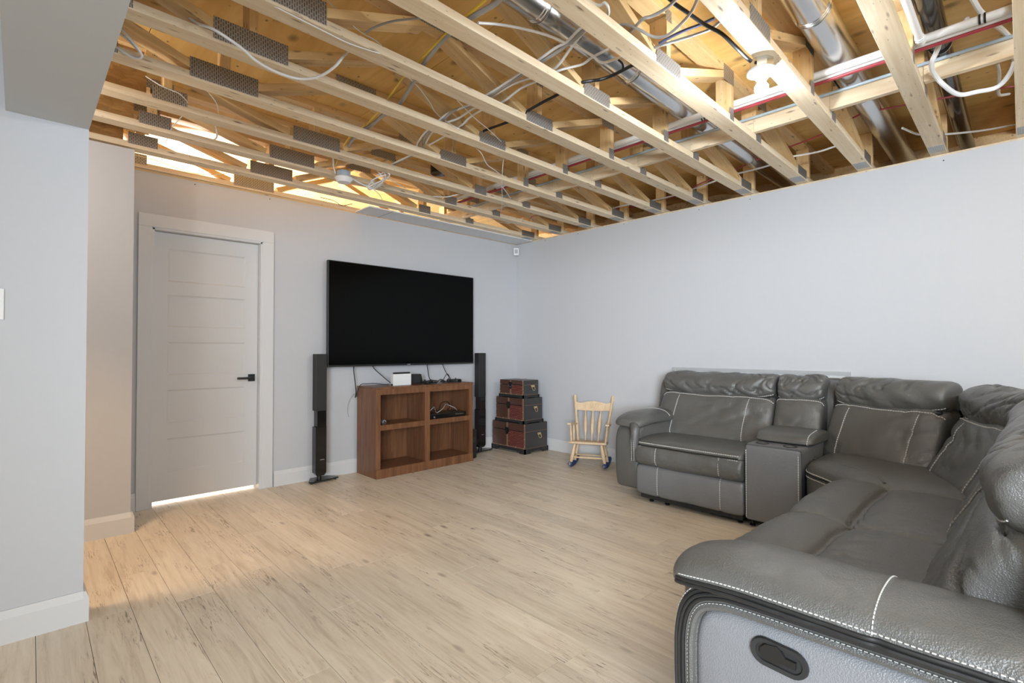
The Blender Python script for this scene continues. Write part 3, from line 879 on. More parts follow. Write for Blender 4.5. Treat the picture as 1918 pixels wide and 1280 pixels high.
def offset_path(outline, off):
    n = len(outline); pts = [Vector(q) for q in outline]
    area = sum(pts[i].x * pts[(i + 1) % n].y - pts[(i + 1) % n].x * pts[i].y for i in range(n)); sg = 1 if area > 0 else -1
    out = []
    for i in range(n):
        e = (pts[(i + 1) % n] - pts[i - 1]).normalized()
        out.append(pts[i] + Vector((-e.y, e.x)) * sg * off)
    if off > 0:
        out = clamped(out, min(q.x for q in pts) + off, max(q.x for q in pts) - off, min(q.y for q in pts) + off, max(q.y for q in pts) - off)
    return out

# ---- arms: outline in (d, z); inner face at w_in, outer face at w_out
ARM = [(0.05, 0.07), (0.45, 0.068), (0.86, 0.068), (0.925, 0.075), (0.95, 0.11), (0.965, 0.22), (0.970, 0.33), (0.968, 0.42), (0.952, 0.49), (0.915, 0.54), (0.855, 0.566), (0.78, 0.575), (0.55, 0.580), (0.25, 0.585), (0.05, 0.585), (0.03, 0.56), (0.03, 0.30), (0.03, 0.09)]
def arm(F, w_in, w_out, pad_out, pad_in, hero):
    sg = 1 if w_out > w_in else -1
    A = F.Wd * sg; th = abs(w_out - w_in)
    outl = catmull_closed(ARM, 150)
    O = F.p(w_in, 0, 0)
    body = ring_pad(outl, [(0.03, 0.0), (0.006, 0.008), (0.0, 0.025), (0.0, th - 0.035), (0.006, th - 0.012), (0.020, th - 0.002), (0.034, th), (0.066, th - 0.010), (0.070, th - 0.022), (0.070, th - 0.022, 0.6)], O, A, F.D, F.Z).build('armrest', LEATHER, sofa, 80)
    def onface(off, h): return [O + F.D * q.x + F.Z * q.y + A * h for q in offset_path(outl, off)]
    if hero:
        for off, hh in ((0.016, th - 0.001), (0.026, th + 0.002), (0.036, th + 0.001)):
            MB().tube(onface(off, hh), 0.0052, 8, closed=True).build('piping', WELT, body)
        st = dashes([onface(0.006, th - 0.010), onface(0.048, th + 0.0005)], 0.0011, 0.0065, 0.0035).build('stitching', STITCH, body); st['kind'] = 'stuff'
        MB().tube(onface(0.056, th - 0.004), 0.010, 8, closed=True).build('rolled_edge', LEATHER, body)
    panel = ring_pad(offset_path(outl, 0.066), [(0.0, th - 0.024), (0.002, th - 0.012), (0.010, th - 0.005), (0.022, th - 0.001), (0.022, th + 0.002, 0.85), (0.022, th + 0.003, 0.5)], O, A, F.D, F.Z).build('side_panel', LEATHERLIT, body, 80)
    # pad on top, swept along d
    wm = (pad_out + pad_in) / 2; hw = abs(pad_out - pad_in) / 2
    class PF:
        pass
    Fp = PF(); o = F
    prof = [(-hw, 0.590), (-hw * 0.97, 0.612), (-hw * 0.78, 0.634), (-hw * 0.35, 0.650), (hw * 0.25, 0.650), (hw * 0.7, 0.634), (hw * 0.95, 0.605), (hw * 0.98, 0.570), (hw * 0.7, 0.555), (0, 0.560), (-hw * 0.7, 0.566), (-hw * 0.95, 0.574)]
    if sg < 0 and False: prof = prof
    Fp.p = lambda d, b, z: F.p(wm - sg * b, d, z - (0.10 * max(0.0, d - 0.74) ** 2 / 0.04 * 0.25 if True else 0))
    pad = Puff(Fp, prof, 0.10, 0.965, 5.5, (0, 0.60), folds=gathers(0.003, 6, 3), grooves=[('t', -0.06, 0.012, 0.006)], crown=0.004, nt=90 if hero else 40, npf=90 if hero else 48, seed=4, amp=0.003)
    pad.build('armrest_pad', LEATHER, body)
    if hero:
        def rowpts(ph, off): return [pad.at(-0.93 + 1.86 * u / 80, ph, off) for u in range(81)]
        MB().tube(rowpts(11.45, 0.003), 0.006, 8).build('piping', WELT, pad.obj)
        MB().tube(rowpts(0.0, 0.001), 0.005, 8).build('piping', WELT, pad.obj)
        st = dashes([rowpts(0.55, 0.001), rowpts(10.9, 0.001)], 0.0011, 0.0065, 0.0035).build('stitching', STITCH, pad.obj); st['kind'] = 'stuff'
        st = dashes([[pad.at(-0.045, 0.4 + 5.4 * u / 30, 0.002) for u in range(31)]], 0.0011, 0.0065, 0.0035).build('stitching', STITCH, pad.obj); st['kind'] = 'stuff'
    else:
        seam(pad, lambda u: (-0.03, 0.4 + 6 * u), 0.001)
    # front roll running down the inner edge of the arm
    w_e = w_in + sg * 0.012
    path = smooth_path([F.p(wm, 0.90, 0.560), F.p(w_in + sg * 0.05, 0.945, 0.556), F.p(w_e, 0.985, 0.53), F.p(w_e, 0.992, 0.45), F.p(w_e, 0.985, 0.36), F.p(w_e + sg * 0.012, 0.968, 0.29)], 5)
    n = len(path)
    MB().tube(path, [0.012 + 0.024 * math.sin(math.pi * min(1, 0.2 + 0.8 * i / n)) for i in range(n)], 12).build('arm_roll', LEATHER, body)
    st = dashes([[p + F.D * 0.030 - A * 0.008 for p in path], [p + F.D * 0.030 + A * 0.012 for p in path]], 0.0016, 0.009, 0.005).build('stitching', STITCH, body); st['kind'] = 'stuff'
    return body, panel, O, A, th

# far arm by the rocking chair, near arm beside the camera
arm(F1, 2.150, 2.365, 2.395, 2.125, False)
near, panel, NO, NA, NT = arm(F2, 1.455, 1.250, 1.195, 1.475, True)

# recline handle set into the near side panel
hd, hz = 0.700, 0.452
ang = math.radians(4)
def hp(a, b, h): return NO + F2.D * (hd + a * math.cos(ang) - b * math.sin(ang)) + F2.Z * (hz + a * math.sin(ang) + b * math.cos(ang)) + NA * (NT + h + 0.003)
def stadium(a, b, n=12):
    return [((a - b) + b * math.cos(t), b * math.sin(t)) for t in [(-0.5 + i / n) * math.pi for i in range(n + 1)]] + [(-(a - b) + b * math.cos(t), b * math.sin(t)) for t in [(0.5 + i / n) * math.pi for i in range(n + 1)]]
bz = MB(); o1 = stadium(0.062, 0.032); o2 = stadium(0.050, 0.021); n = len(o1)
bz.add([hp(a, b, 0.001) for a, b in o1] + [hp(a * 0.97, b * 0.95, 0.008) for a, b in o1] + [hp(a, b, 0.007) for a, b in o2] + [hp(a * 0.97, b * 0.95, 0.0025) for a, b in o2],
       [(r * n + k, r * n + (k + 1) % n, (r + 1) * n + (k + 1) % n, (r + 1) * n + k) for r in range(3) for k in range(n)] + [tuple(3 * n + k for k in range(n))])
bz.build('recline_handle', BLACKM, near)
lv = [(-0.046, -0.004), (-0.032, -0.015), (0.004, -0.015), (0.010, -0.008), (0.044, -0.008), (0.044, 0.008), (0.018, 0.008), (0.006, 0.020), (-0.004, 0.026), (-0.034, 0.020), (-0.046, 0.008)]
lv = [(-a * 0.84, b) for a, b in lv]
k = len(lv)
MB().add([hp(a, b, 0.003) for a, b in lv] + [hp(a, b, 0.0105) for a, b in lv], [tuple(range(k)), tuple(range(k, 2 * k))] + [(i, (i + 1) % k, k + (i + 1) % k, k + i) for i in range(k)]).build('recline_lever', BLACK, near)

# ---- leg along the right wall
s1 = seat_unit(F1, 1.352, 2.152, 2, SEAT)
front_unit(F1, 1.352, 2.150, 6)
welt(s1, lambda u: (-0.93 + 1.86 * u, 6.35), -0.001, 0.006)
seam(s1, lambda u: (-0.93 + 1.86 * u, 5.55), 0.001)
st = dashes([[F1.p(1.38 + 0.74 * u / 30, 1.006, 0.421) for u in range(31)]], 0.0022, 0.011, 0.004).build('seat_stitching', STITCH, s1.obj); st['kind'] = 'stuff'
back_unit(F1, 1.372, 2.290, 1)
# ---- console
con = ring_pad(catmull_closed([(0.42, 0.05), (0.90, 0.05), (0.975, 0.055), (0.985, 0.09), (0.985, 0.30), (0.982, 0.50), (0.968, 0.532), (0.92, 0.541), (0.42, 0.541), (0.40, 0.50), (0.40, 0.10)], 90), [(0.02, 0), (0.004, 0.006), (0, 0.016), (0, 0.314), (0.004, 0.326), (0.02, 0.332)], F1.p(1.014, 0, 0), F1.Wd, F1.D, F1.Z).build('console', LEATHERF, sofa, 80)
lid = Puff(F1, [(0.46, 0.545), (0.46, 0.602), (0.60, 0.618), (0.74, 0.612), (0.81, 0.596), (0.835, 0.570), (0.825, 0.546), (0.65, 0.542)], 0.985, 1.345, 7, (0.64, 0.575), amp=0.002, crown=0.004)
lid.build('console_lid', LEATHER, con)
seam(lid, lambda u: (-0.80, 2.2 + 4.0 * u), 0.001)
for y in (1.262, 1.096):
    MB().lathe([(0.038, 0.0), (0.040, 0.003), (0.034, 0.004), (0.031, -0.001), (0.0005, -0.001)], F1.p(y, 0.905, 0.5405), (0, 0, 1), 24).build('cup_holder', BLACK, con)
st = dashes([[F1.p(y, 0.988, 0.07 + 0.44 * u / 20) for u in range(21)] for y in (1.026, 1.334)], 0.0022, 0.011, 0.004).build('stitching', STITCH, con); st['kind'] = 'stuff'
back_unit(F1, 1.050, 1.366, 12, rows=False)
# ---- corner wedge
wed = catmull_closed([(3.90, 1.005), (3.62, 1.008), (3.46, 1.000), (3.385, 0.955), (3.30, 0.86), (3.20, 0.77), (3.10, 0.70), (3.06, 0.55), (3.05, 0.20), (3.05, 0.02), (3.40, 0.05), (3.80, 0.30), (3.95, 0.60)], 130)
wedge = ring_pad(wed, [(0.03, 0.06), (0.004, 0.075), (0.0, 0.10), (0.0, 0.375), (0.006, 0.395), (0.0, 0.410), (0.004, 0.436), (0.020, 0.460), (0.050, 0.476), (0.050, 0.487, 0.80), (0.050, 0.494, 0.5)], (0, 0, 0), (0, 0, 1), (1, 0, 0), (0, 1, 0)).build('corner_seat', LEATHER, sofa, 80)
def wedge_row(off, z, i0=14, i1=52): return [Vector((q.x, q.y, z)) for q in offset_path(wed, off)[i0:i1]]
st = dashes([wedge_row(-0.002, 0.414), wedge_row(-0.002, 0.384)], 0.0022, 0.011, 0.004).build('stitching', STITCH, wedge); st['kind'] = 'stuff'
MB().tube(wedge_row(0.001, 0.399), 0.006, 6).build('welt', WELT, wedge)
MB().tube(smooth_path([(3.56, 0.99, 0.468), (3.44, 0.86, 0.482), (3.34, 0.72, 0.487), (3.22, 0.60, 0.485), (3.12, 0.55, 0.478)], 6), 0.008, 8).build('piping', LEATHER, wedge)
back_unit(FC1, -0.320, 0.335, 21)
back_unit(FC2, -0.360, 0.320, 31)
ring_pad(catmull_closed([(4.345, 1.02), (4.15, 1.02), (4.06, 0.45), (3.80, 0.06), (3.40, -0.10), (3.06, -0.10), (3.05, -0.27), (4.31, -0.27), (4.345, -0.23)], 80), [(0.02, 0.08), (0, 0.10), (0, 0.86), (0.02, 0.88)], (0, 0, 0), (0, 0, 1), (1, 0, 0), (0, 1, 0)).build('corner_frame', LEATHER, sofa, 60)
# ---- leg beside the camera
a1 = seat_unit(F2, 1.465, 2.335, 41, SEAT2, True)
a2 = seat_unit(F2, 2.325, 3.09, 47, SEAT2, True)
front_unit(F2, 1.47, 2.33, 51); front_unit(F2, 2.33, 3.05, 55)
back_unit(F2, 1.395, 2.330, 61, True, rows=False)
back_unit(F2, 2.320, 3.090, 67, True)
# ---- outer back shells and feet
SHELL = [(0.04, 0.08), (0.03, 0.50), (0.04, 0.90), (0.08, 0.925), (0.16, 0.915), (0.235, 0.86), (0.27, 0.72), (0.30, 0.56), (0.26, 0.30), (0.24, 0.08)]
for F, w0, w1 in ((F1, 1.37, 2.372), (F1, 1.01, 1.372), (F2, 1.268, 2.33), (F2, 2.33, 3.05)):
    p = Puff(F, SHELL, w0, w1, 26, (0.14, 0.5), nt=30, npf=50, amp=0.002); p.build('back_shell', LEATHER, sofa)
def foot(F, w, d): MB().lathe([(0.024, 0), (0.026, 0.012), (0.016, 0.018), (0.014, 0.09)], F.p(w, d, 0), (0, 0, 1), 12).build('foot', BLACK, sofa)
for F, ws in ((F1, (2.26, 1.40, 1.08)), (F2, (1.33, 2.3, 2.95))):
    for w in ws:
        foot(F, w, 0.70); foot(F, w, 0.12)
for w in (2.06, 1.93, 1.40, 1.32):
    MB().lathe([(0.016, 0.0), (0.018, 0.010), (0.009, 0.014), (0.009, 0.045)], F1.p(w, 0.92, 0), (0, 0, 1), 10).build('glide', BLACK, sofa)
for F, w0, w1 in ((F1, 1.37, 2.13), (F2, 1.50, 2.98)):
    a = F.p(w0, 0.93, 0.042); b = F.p(w1, 0.93, 0.042)
    MB().bar(a, b, 0.05, 0.030).build('mechanism_rail', BLACKM, sofa)

# ------------------------------------------------------------------ wall screen and its shelf unit
tv = empty('television', (2.80, 4.41, 0.99), 'large black flat television hung on the back wall', 'television')
TX0, TX1, TZ0, TZ1, TY = 1.967, 3.635, 0.992, 1.946, 4.380
MB().box((TX0, TY + 0.002, TZ0), (TX1, TY + 0.040, TZ1), 0.004).build('bezel', BLACK, tv)
box('screen', (TX0 + 0.008, TY, TZ0 + 0.016), (TX1 - 0.008, TY + 0.004, TZ1 - 0.008), SCREEN, tv)
MB().box((2.45, TY + 0.040, 1.10), (3.15, TY + 0.085, 1.70), 0.01).build('rear_housing', BLACKM, tv)
MB().box((2.6, TY + 0.084, 1.25), (3.0, YB - 0.0005, 1.55)).build('wall_bracket', BLACKM, tv)
MB().box((2.784, TY - 0.0006, TZ0 + 0.005), (2.818, TY + 0.003, TZ0 + 0.011)).build('maker_mark', SILVER, tv)

cb = empty('shelf_unit', (2.83, 4.26, 0), 'cherry brown four-compartment bookcase under the television', 'bookcase')
CX0, CX1, CY0, CY1, CH = 2.278, 3.380, 4.082, 4.440, 0.810
box('side_panel', (CX0, CY0 + 0.019, 0), (CX0 + 0.018, CY1, CH - 0.019), CHERRY, cb)
box('side_panel', (CX1 - 0.018, CY0 + 0.019, 0), (CX1, CY1, CH - 0.019), CHERRY, cb)
box('divider', (2.811, CY0 + 0.019, 0.07), (2.829, CY1 - 0.006, CH - 0.019), CHERRY, cb)
box('top', (CX0 - 0.002, CY0 - 0.002, CH - 0.019), (CX1 + 0.002, CY1, CH), CHERRY, cb, 0.002)
box('back_panel', (CX0 + 0.018, CY1 - 0.006, 0.0), (CX1 - 0.018, CY1, CH - 0.019), CHERRY, cb)
for x0, x1 in ((CX0 + 0.018, 2.811), (2.829, CX1 - 0.018)):
    box('shelf', (x0, CY0 + 0.019, 0.060), (x1, CY1 - 0.006, 0.080), CHERRY, cb)
for x0, x1 in ((CX0, 2.320), (2.792, 2.848), (3.334, CX1)):
    box('stile', (x0, CY0, 0.082), (x1, CY0 + 0.019, CH - 0.019), CHERRY, cb, 0.0015)
for x0, x1 in ((2.320, 2.792), (2.848, 3.334)):
    box('top_rail', (x0, CY0 + 0.001, 0.742), (x1, CY0 + 0.019, CH - 0.019), CHERRY, cb)
    box('middle_shelf', (x0 - 0.02, CY0 + 0.020, 0.440), (x1 + 0.02, CY1 - 0.006, 0.460), CHERRY, cb)
    box('shelf_lip', (x0, CY0 + 0.002, 0.424), (x1, CY0 + 0.020, 0.472), CHERRY, cb)
box('base_rail', (CX0, CY0 - 0.003, 0), (CX1, CY0 + 0.019, 0.082), CHERRY, cb, 0.0015)
m = MB()
for x in (2.7905, 3.333, 2.8480):
    for i in range(5):
        m.lathe([(0.0022, 0), (0.002, 0.0005)], (x if x != 2.848 else 2.2955, CY0 + 0.05, 0.20 + 0.035 * i), (-1, 0, 0) if x != 2.848 else (1, 0, 0), 6)
m.build('peg_holes', SILVER, cb)['kind'] = 'stuff'

t = empty('game_dock', (2.605, 4.22, CH), 'white game console dock standing on the brown bookcase', 'console')
m = MB().box((2.508, 4.185, CH), (2.703, 4.197, CH + 0.108), 0.003).box((2.508, 4.222, CH), (2.703, 4.236, CH + 0.108), 0.003).box((2.508, 4.19, CH), (2.703, 4.23, CH + 0.018), 0.002).box((2.508, 4.19, CH), (2.516, 4.23, CH + 0.108), 0.002)
m.build('dock', WHITEP, t)
box('handheld', (2.520, 4.199, CH + 0.02), (2.700, 4.213, CH + 0.123), BLACK, t, 0.003)
t = empty('media_box', (2.83, 4.32, CH), 'small black box standing behind the white dock', 'box')
MB().prism([(2.745, CH), (2.896, CH), (2.872, CH + 0.095), (2.745, CH + 0.095)], (0, 4.27, 0), (1, 0, 0), (0, 0, 1), (0, 1, 0), 0.09).build('case', BLACK, t)
box('front_face', (2.752, 4.2685, CH + 0.008), (2.862, 4.2705, CH + 0.088), BLACKM, t)

def gamepad(x, y, a, label):
    t = empty('game_controller', (x, y, CH), label, 'controller', 'game controllers on the bookcase')
    R = Matrix.Rotation(a, 3, 'Z')
    def P(u, v, z): return R @ Vector((u, v, 0)) + Vector((x, y, CH + z))
    out = catmull_closed([(-0.030, 0.030), (0.030, 0.030), (0.062, 0.024), (0.078, -0.010), (0.074, -0.046), (0.058, -0.052), (0.040, -0.020), (0, -0.016), (-0.040, -0.020), (-0.058, -0.052), (-0.074, -0.046), (-0.078, -0.010), (-0.062, 0.024)], 52)
    ring_pad(out, [(0.006, 0.004), (0, 0.014), (0, 0.024), (0.006, 0.034)], P(0, 0, 0), (0, 0, 1), R @ Vector((1, 0, 0)), R @ Vector((0, 1, 0))).build('body', BLACK, t)
    for u, v in ((-0.045, 0.012), (0.022, -0.004)):
        MB().lathe([(0.006, 0.030), (0.006, 0.040), (0.009, 0.041), (0.009, 0.045)], P(u, v, 0), (0, 0, 1), 10).build('thumbstick', BLACKM, t)
    m = MB()
    for du, dv in ((0, 0.010), (0, -0.010), (0.010, 0), (-0.010, 0)):
        m.lathe([(0.0042, 0.032), (0.0042, 0.038)], P(0.048 + du, 0.010 + dv, 0), (0, 0, 1), 8)
    m.build('buttons', SILVER, t)
gamepad(2.905, 4.185, 0.25, 'black game controller nearest the white dock on the bookcase')
gamepad(3.215, 4.195, -0.35, 'black game controller at the right end of the bookcase top')

t = empty('disc_player', (3.08, 4.23, 0.46), 'slim black disc player on the upper right shelf', 'player')
box('case', (2.872, 4.13, 0.4605), (3.322, 4.34, 0.512), BLACK, t, 0.003)
box('front_panel', (2.876, 4.128, 0.466), (3.318, 4.131, 0.506), GLOSS, t)
MB().lathe([(0.010, 0), (0.009, 0.006)], (2.93, 4.128, 0.484), (0, -1, 0), 14).build('knob', SILVER, t)
m = MB()
for i in range(6): m.box((3.19 + i * 0.018, 4.1268, 0.490), (3.198 + i * 0.018, 4.1285, 0.496))
m.build('display_marks', SILVER, t)
def cable(name, pts, r, mat, label, group=None):
    return tag(MB().tube(smooth_path(pts, 5), r, 6).build(name, mat), label, 'cable', group)
cable('coiled_cable', [(2.90, 4.22, 0.516), (2.93, 4.18, 0.555), (2.98, 4.20, 0.575), (3.02, 4.24, 0.54), (3.00, 4.18, 0.52), (3.06, 4.16, 0.56), (3.12, 4.20, 0.59), (3.18, 4.22, 0.575), (3.24, 4.20, 0.545), (3.28, 4.22, 0.517)], 0.004, GREYC, 'grey cable looped on top of the disc player')
cable('coiled_cable', [(2.89, 4.26, 0.516), (2.96, 4.24, 0.545), (3.04, 4.21, 0.535), (3.10, 4.25, 0.60), (3.17, 4.24, 0.61), (3.22, 4.26, 0.56), (3.14, 4.19, 0.53), (3.25, 4.17, 0.517)], 0.004, BLACK, 'black cable looped on top of the disc player')
t = empty('webcam', (2.40, 4.17, 0.46), 'small silver ball webcam on the upper left shelf', 'camera')
MB().lathe([(0.0005, 0.0005), (0.016, 0.005), (0.025, 0.017), (0.027, 0.028), (0.022, 0.043), (0.012, 0.051), (0.0005, 0.053)], (2.40, 4.17, 0.46), (0, 0, 1), 20).build('ball', SILVER, t)
MB().lathe([(0.010, 0), (0.012, 0.006), (0.006, 0.008)], (2.393, 4.146, 0.489), (-0.3, -0.95, 0.1), 14).build('lens', BLACK, t)

cable('power_cable', [(2.225, 4.40, 1.02), (2.228, 4.41, 0.95), (2.240, 4.41, 0.86), (2.252, 4.42, 0.80), (2.262, 4.43, 0.75), (2.266, 4.452, 0.70)], 0.0045, BLACK, 'black cable hanging from the television past the bookcase side')
cable('power_cable', [(2.42, 4.432, 1.02), (2.44, 4.415, 0.965), (2.482, 4.36, 0.905), (2.535, 4.30, 0.84), (2.565, 4.27, 0.8145)], 0.004, BLACK, 'black cable slanting from the television to the left of the dock')
cable('power_cable', [(2.50, 4.25, 0.816), (2.45, 4.27, 0.822), (2.38, 4.30, 0.832), (2.32, 4.33, 0.830), (2.278, 4.36, 0.826), (2.262, 4.38, 0.79), (2.256, 4.40, 0.74), (2.262, 4.42, 0.71)], 0.0035, BLACK, 'thin black cable from dock over the bookcase left edge')
cable('power_cable', [(3.039, 4.42, 1.02), (3.035, 4.39, 0.93), (3.03, 4.36, 0.86), (3.02, 4.30, 0.8145)], 0.0045, BLACK, 'black cable hanging straight from the television to the controllers')
cable('power_cable', [(3.228, 4.42, 1.02), (3.232, 4.38, 0.95), (3.245, 4.34, 0.885), (3.25, 4.28, 0.835), (3.235, 4.25, 0.815)], 0.004, BLACK, 'black cable hanging at the right end of the television')
cable('controller_cable', [(3.245, 4.30, 0.86), (3.20, 4.28, 0.895), (3.15, 4.26, 0.86), (3.10, 4.22, 0.825), (3.06, 4.19, 0.816)], 0.0035, BLACK, 'peaked loop of black cable between the two controllers')
cable('controller_cable', [(2.97, 4.17, 0.817), (3.00, 4.15, 0.84), (3.04, 4.17, 0.848), (3.08, 4.15, 0.83), (3.06, 4.13, 0.817), (3.02, 4.14, 0.828), (3.05, 4.18, 0.835), (3.11, 4.17, 0.818)], 0.005, BLACK, 'tangled black cable lying between the two controllers')
cable('thin_wire', [(2.258, 4.44, 0.74), (2.235, 4.45, 0.72), (2.205, 4.46, 0.66), (2.200, 4.47, 0.58), (2.212, 4.472, 0.52)], 0.0018, GREYC, 'thin grey wire looping at the left side of the bookcase')

# ------------------------------------------------------------------ speakers
def speaker(x0, x1, yf, ht, label, bx):
    t = empty('tower_speaker', ((x0 + x1) / 2, yf + 0.05, 0), label, 'speaker', None)
    zc = 0.055
    MB().box((x0, yf, 0.615), (x1, yf + 0.075, ht), 0.003).build('grille', BLACKM, t)
    MB().box((x0 + 0.014, yf + 0.004, 0.478), (x1, yf + 0.075, 0.615), 0.002).build('tweeter_panel', GLOSS, t)
    MB().prism([(x0 + 0.020, zc), (x1 - 0.020, zc), (x1, zc + 0.024), (x1, 0.478), (x0, 0.478), (x0, zc + 0.024)], (0, yf + 0.002, 0), (1, 0, 0), (0, 0, 1), (0, 1, 0), 0.070).build('cabinet', GLOSS, t)
    MB().box((x0 + 0.04, yf + 0.0008, 0.190), (x0 + 0.078, yf + 0.003, 0.196)).build('maker_mark', SILVER, t)
    MB().lathe([(0.020, 0.020), (0.020, zc + 0.01)], ((x0 + x1) / 2, yf + 0.04, 0), (0, 0, 1), 14).build('neck', BLACK, t)
    poly = [(bx - 0.125, yf - 0.015), (bx - 0.095, yf - 0.035), (bx + 0.145, yf - 0.005), (bx + 0.150, yf + 0.03), (bx + 0.09, yf + 0.115), (bx - 0.06, yf + 0.115)]
    MB().prism(poly, (0, 0, 0.012), (1, 0, 0), (0, 1, 0), (0, 0, 1), 0.010).build('base', GLOSS, t)
    for a, b in ((bx - 0.10, yf - 0.012), (bx + 0.12, yf + 0.01), (bx + 0.06, yf + 0.09), (bx - 0.05, yf + 0.09)):
        MB().lathe([(0.009, 0.0), (0.009, 0.012)], (a, b, 0), (0, 0, 1), 10).build('foot', BLACK, t)
speaker(1.846, 1.942, 4.340, 1.108, 'slender black tower speaker left of the television beside the door', 1.905)
speaker(3.690, 3.792, 4.352, 1.108, 'slender black tower speaker between bookcase and stacked trunks', 3.745)
t = empty('subwoofer', (3.45, 4.3, 0), 'black subwoofer box half hidden behind the bookcase right side', 'speaker')
box('cabinet', (3.400, 4.15, 0.008), (3.490, 4.44, 0.305), BLACK, t, 0.004)
MB().lathe([(0.032, 0), (0.03, 0.004), (0.012, 0.002)], (3.445, 4.15, 0.20), (0, -1, 0), 16).build('driver', BLACKM, t)
for a, b in ((3.41, 4.17), (3.48, 4.17), (3.41, 4.42), (3.48, 4.42)):
    MB().lathe([(0.007, 0), (0.007, 0.009)], (a, b, 0), (0, 0, 1), 8).build('foot', BLACKM, t)

# ------------------------------------------------------------------ stacked trunks
def trunk(x0, x1, y0, y1, z0, z1, label, feet, top):
    t = empty('storage_trunk', ((x0 + x1) / 2, (y0 + y1) / 2, z0), label, 'trunk', 'leather trunks stacked in the corner')
    hb = 0.055 if feet else 0.035
    zl = z0 + hb + (z1 - z0 - hb) * 0.68
    ym = y0 + (y1 - y0) * 0.52
    e = 0.008
    # plinth: scalloped between bracket feet on the big one
    def plinth(A0, A1, fixed, axis):
        n = A1 - A0
        if feet:
            poly = [(0, 0), (0.085, 0), (0.10, 0.016), (0.12, 0.016), (0.13, 0.026), (n - 0.13, 0.026), (n - 0.12, 0.016), (n - 0.10, 0.016), (n - 0.085, 0), (n, 0), (n, hb), (0, hb)]
        else:
            poly = [(0, 0), (0.06, 0), (0.075, 0.008), (n - 0.075, 0.008), (n - 0.06, 0), (n, 0), (n, hb), (0, hb)]
        return poly
    m = MB()
    py = plinth(y0 - e, y1 + e, x0, 'y'); px = plinth(x0 - e, x1 + e, y0, 'x')
    m.prism(py, (x0 - e, y0 - e, z0), (0, 1, 0), (0, 0, 1), (1, 0, 0), 0.014)
    m.prism(py, (x1 + e - 0.014, y0 - e, z0), (0, 1, 0), (0, 0, 1), (1, 0, 0), 0.014)
    m.prism(px, (x0 - e, y0 - e, z0), (1, 0, 0), (0, 0, 1), (0, 1, 0), 0.014)
    m.prism(px, (x0 - e, y1 + e - 0.014, z0), (1, 0, 0), (0, 0, 1), (0, 1, 0), 0.014)
    m.box((x0, y0, z0 + hb - 0.012), (x1, y1, z0 + hb))
    m.build('plinth', BLACKM, t)
    body = MB().box((x0, y0, z0 + hb), (x1, y1, zl - 0.0015), 0.003).build('body', TRUNKS, t)
    lid = MB().box((x0, y0, zl + 0.0015), (x1, y1, z1), 0.004).build('lid', TRUNKS, t)
    box('front_cover', (x0 - 0.0025, ym, z0 + hb + 0.004), (x0, y1 - 0.004, zl - 0.004), TRUNKB, body)
    box('woven_panel', (x0 - 0.003, y0 + 0.010, z0 + hb + 0.004), (x0, ym - 0.001, zl - 0.004), WOVEN, body)
    box('lid_cover', (x0 - 0.0025, y0 + 0.008, zl + 0.004), (x0, y1 - 0.004, z1 - 0.004), TRUNKB, lid)
    sw = 0.012
    box('strap', (x0 - 0.005, ym - sw, z0 + hb + 0.002), (x0 - 0.002, ym + sw, zl - 0.004), STRAPM, body)
    box('strap', (x0 - 0.005, ym - sw, zl + 0.003), (x0 - 0.002, ym + sw, z1 - 0.002), STRAPM, lid)
    if top: box('strap', (x0 - 0.002, ym - sw, z1), (x1, ym + sw, z1 + 0.002), STRAPM, lid)
    box('corner_strip', (x0 - 0.0035, y0 - 0.003, z0 + hb), (x0 + 0.001, y0 + 0.012, zl - 0.003), STRAPM, body)
    box('corner_strip', (x0 - 0.0035, y0 - 0.003, zl + 0.003), (x0 + 0.001, y0 + 0.012, z1), STRAPM, lid)
    box('bottom_strip', (x0 - 0.004, y0, z0 + hb), (x0, y1, z0 + hb + 0.010), STRAPM, body)
    MB().box((x0 + 0.01, y0 - 0.0018, z0 + hb), (x1, y0, z0 + hb + 0.004)).box((x0 + 0.01, y0 - 0.0018, zl - 0.0015), (x1, y0, zl + 0.0025)).build('edge_piping', STRAPM, body)
    # latch: shield tab over the lid seam
    sh = [(-0.026, 0.035), (0.026, 0.035), (0.028, -0.005), (0.016, -0.036), (0, -0.046), (-0.016, -0.036), (-0.028, -0.005)]
    MB().prism([(ym + a, zl + b - 0.004) for a, b in sh], (x0 - 0.005, 0, 0), (0, 1, 0), (0, 0, 1), (-1, 0, 0), 0.006).build('latch', BLACK, lid)
    if top: MB().tube([(x0 - 0.009, ym + 0.026 * math.cos(a), zl + 0.0 + 0.026 * math.sin(a)) for a in [math.pi * (1.0 + i / 10) for i in range(11)]], 0.003, 6).build('latch_ring', SILVER, lid)
    # brass handle on the side facing the room
    xm = x0 + (x1 - x0) * 0.62; zh = z0 + hb + (z1 - z0 - hb) * 0.50
    h = MB().prism([(-0.032, 0.006), (-0.020, 0.016), (0, 0.012), (0.020, 0.016), (0.032, 0.006), (0.016, -0.010), (-0.016, -0.010)], (xm, y0, zh + 0.012), (1, 0, 0), (0, 0, 1), (0, -1, 0), 0.004).build('side_handle', BRASS, body)
    MB().tube(smooth_path([(xm - 0.024, y0 - 0.004, zh + 0.012), (xm - 0.020, y0 - 0.018, zh - 0.014), (xm - 0.012, y0 - 0.020, zh - 0.030), (xm + 0.012, y0 - 0.020, zh - 0.030), (xm + 0.020, y0 - 0.018, zh - 0.014), (xm + 0.024, y0 - 0.004, zh + 0.012)], 4), 0.0035, 6).build('handle_bail', BRASS, body)
    m = MB()
    for i in range(5):
        m.lathe([(0.005, 0), (0.003, 0.003)], (x0 - 0.004, y0 + 0.02 + (y1 - y0 - 0.04) * i / 4, z0 + hb + 0.006), (-1, 0, 0), 8)
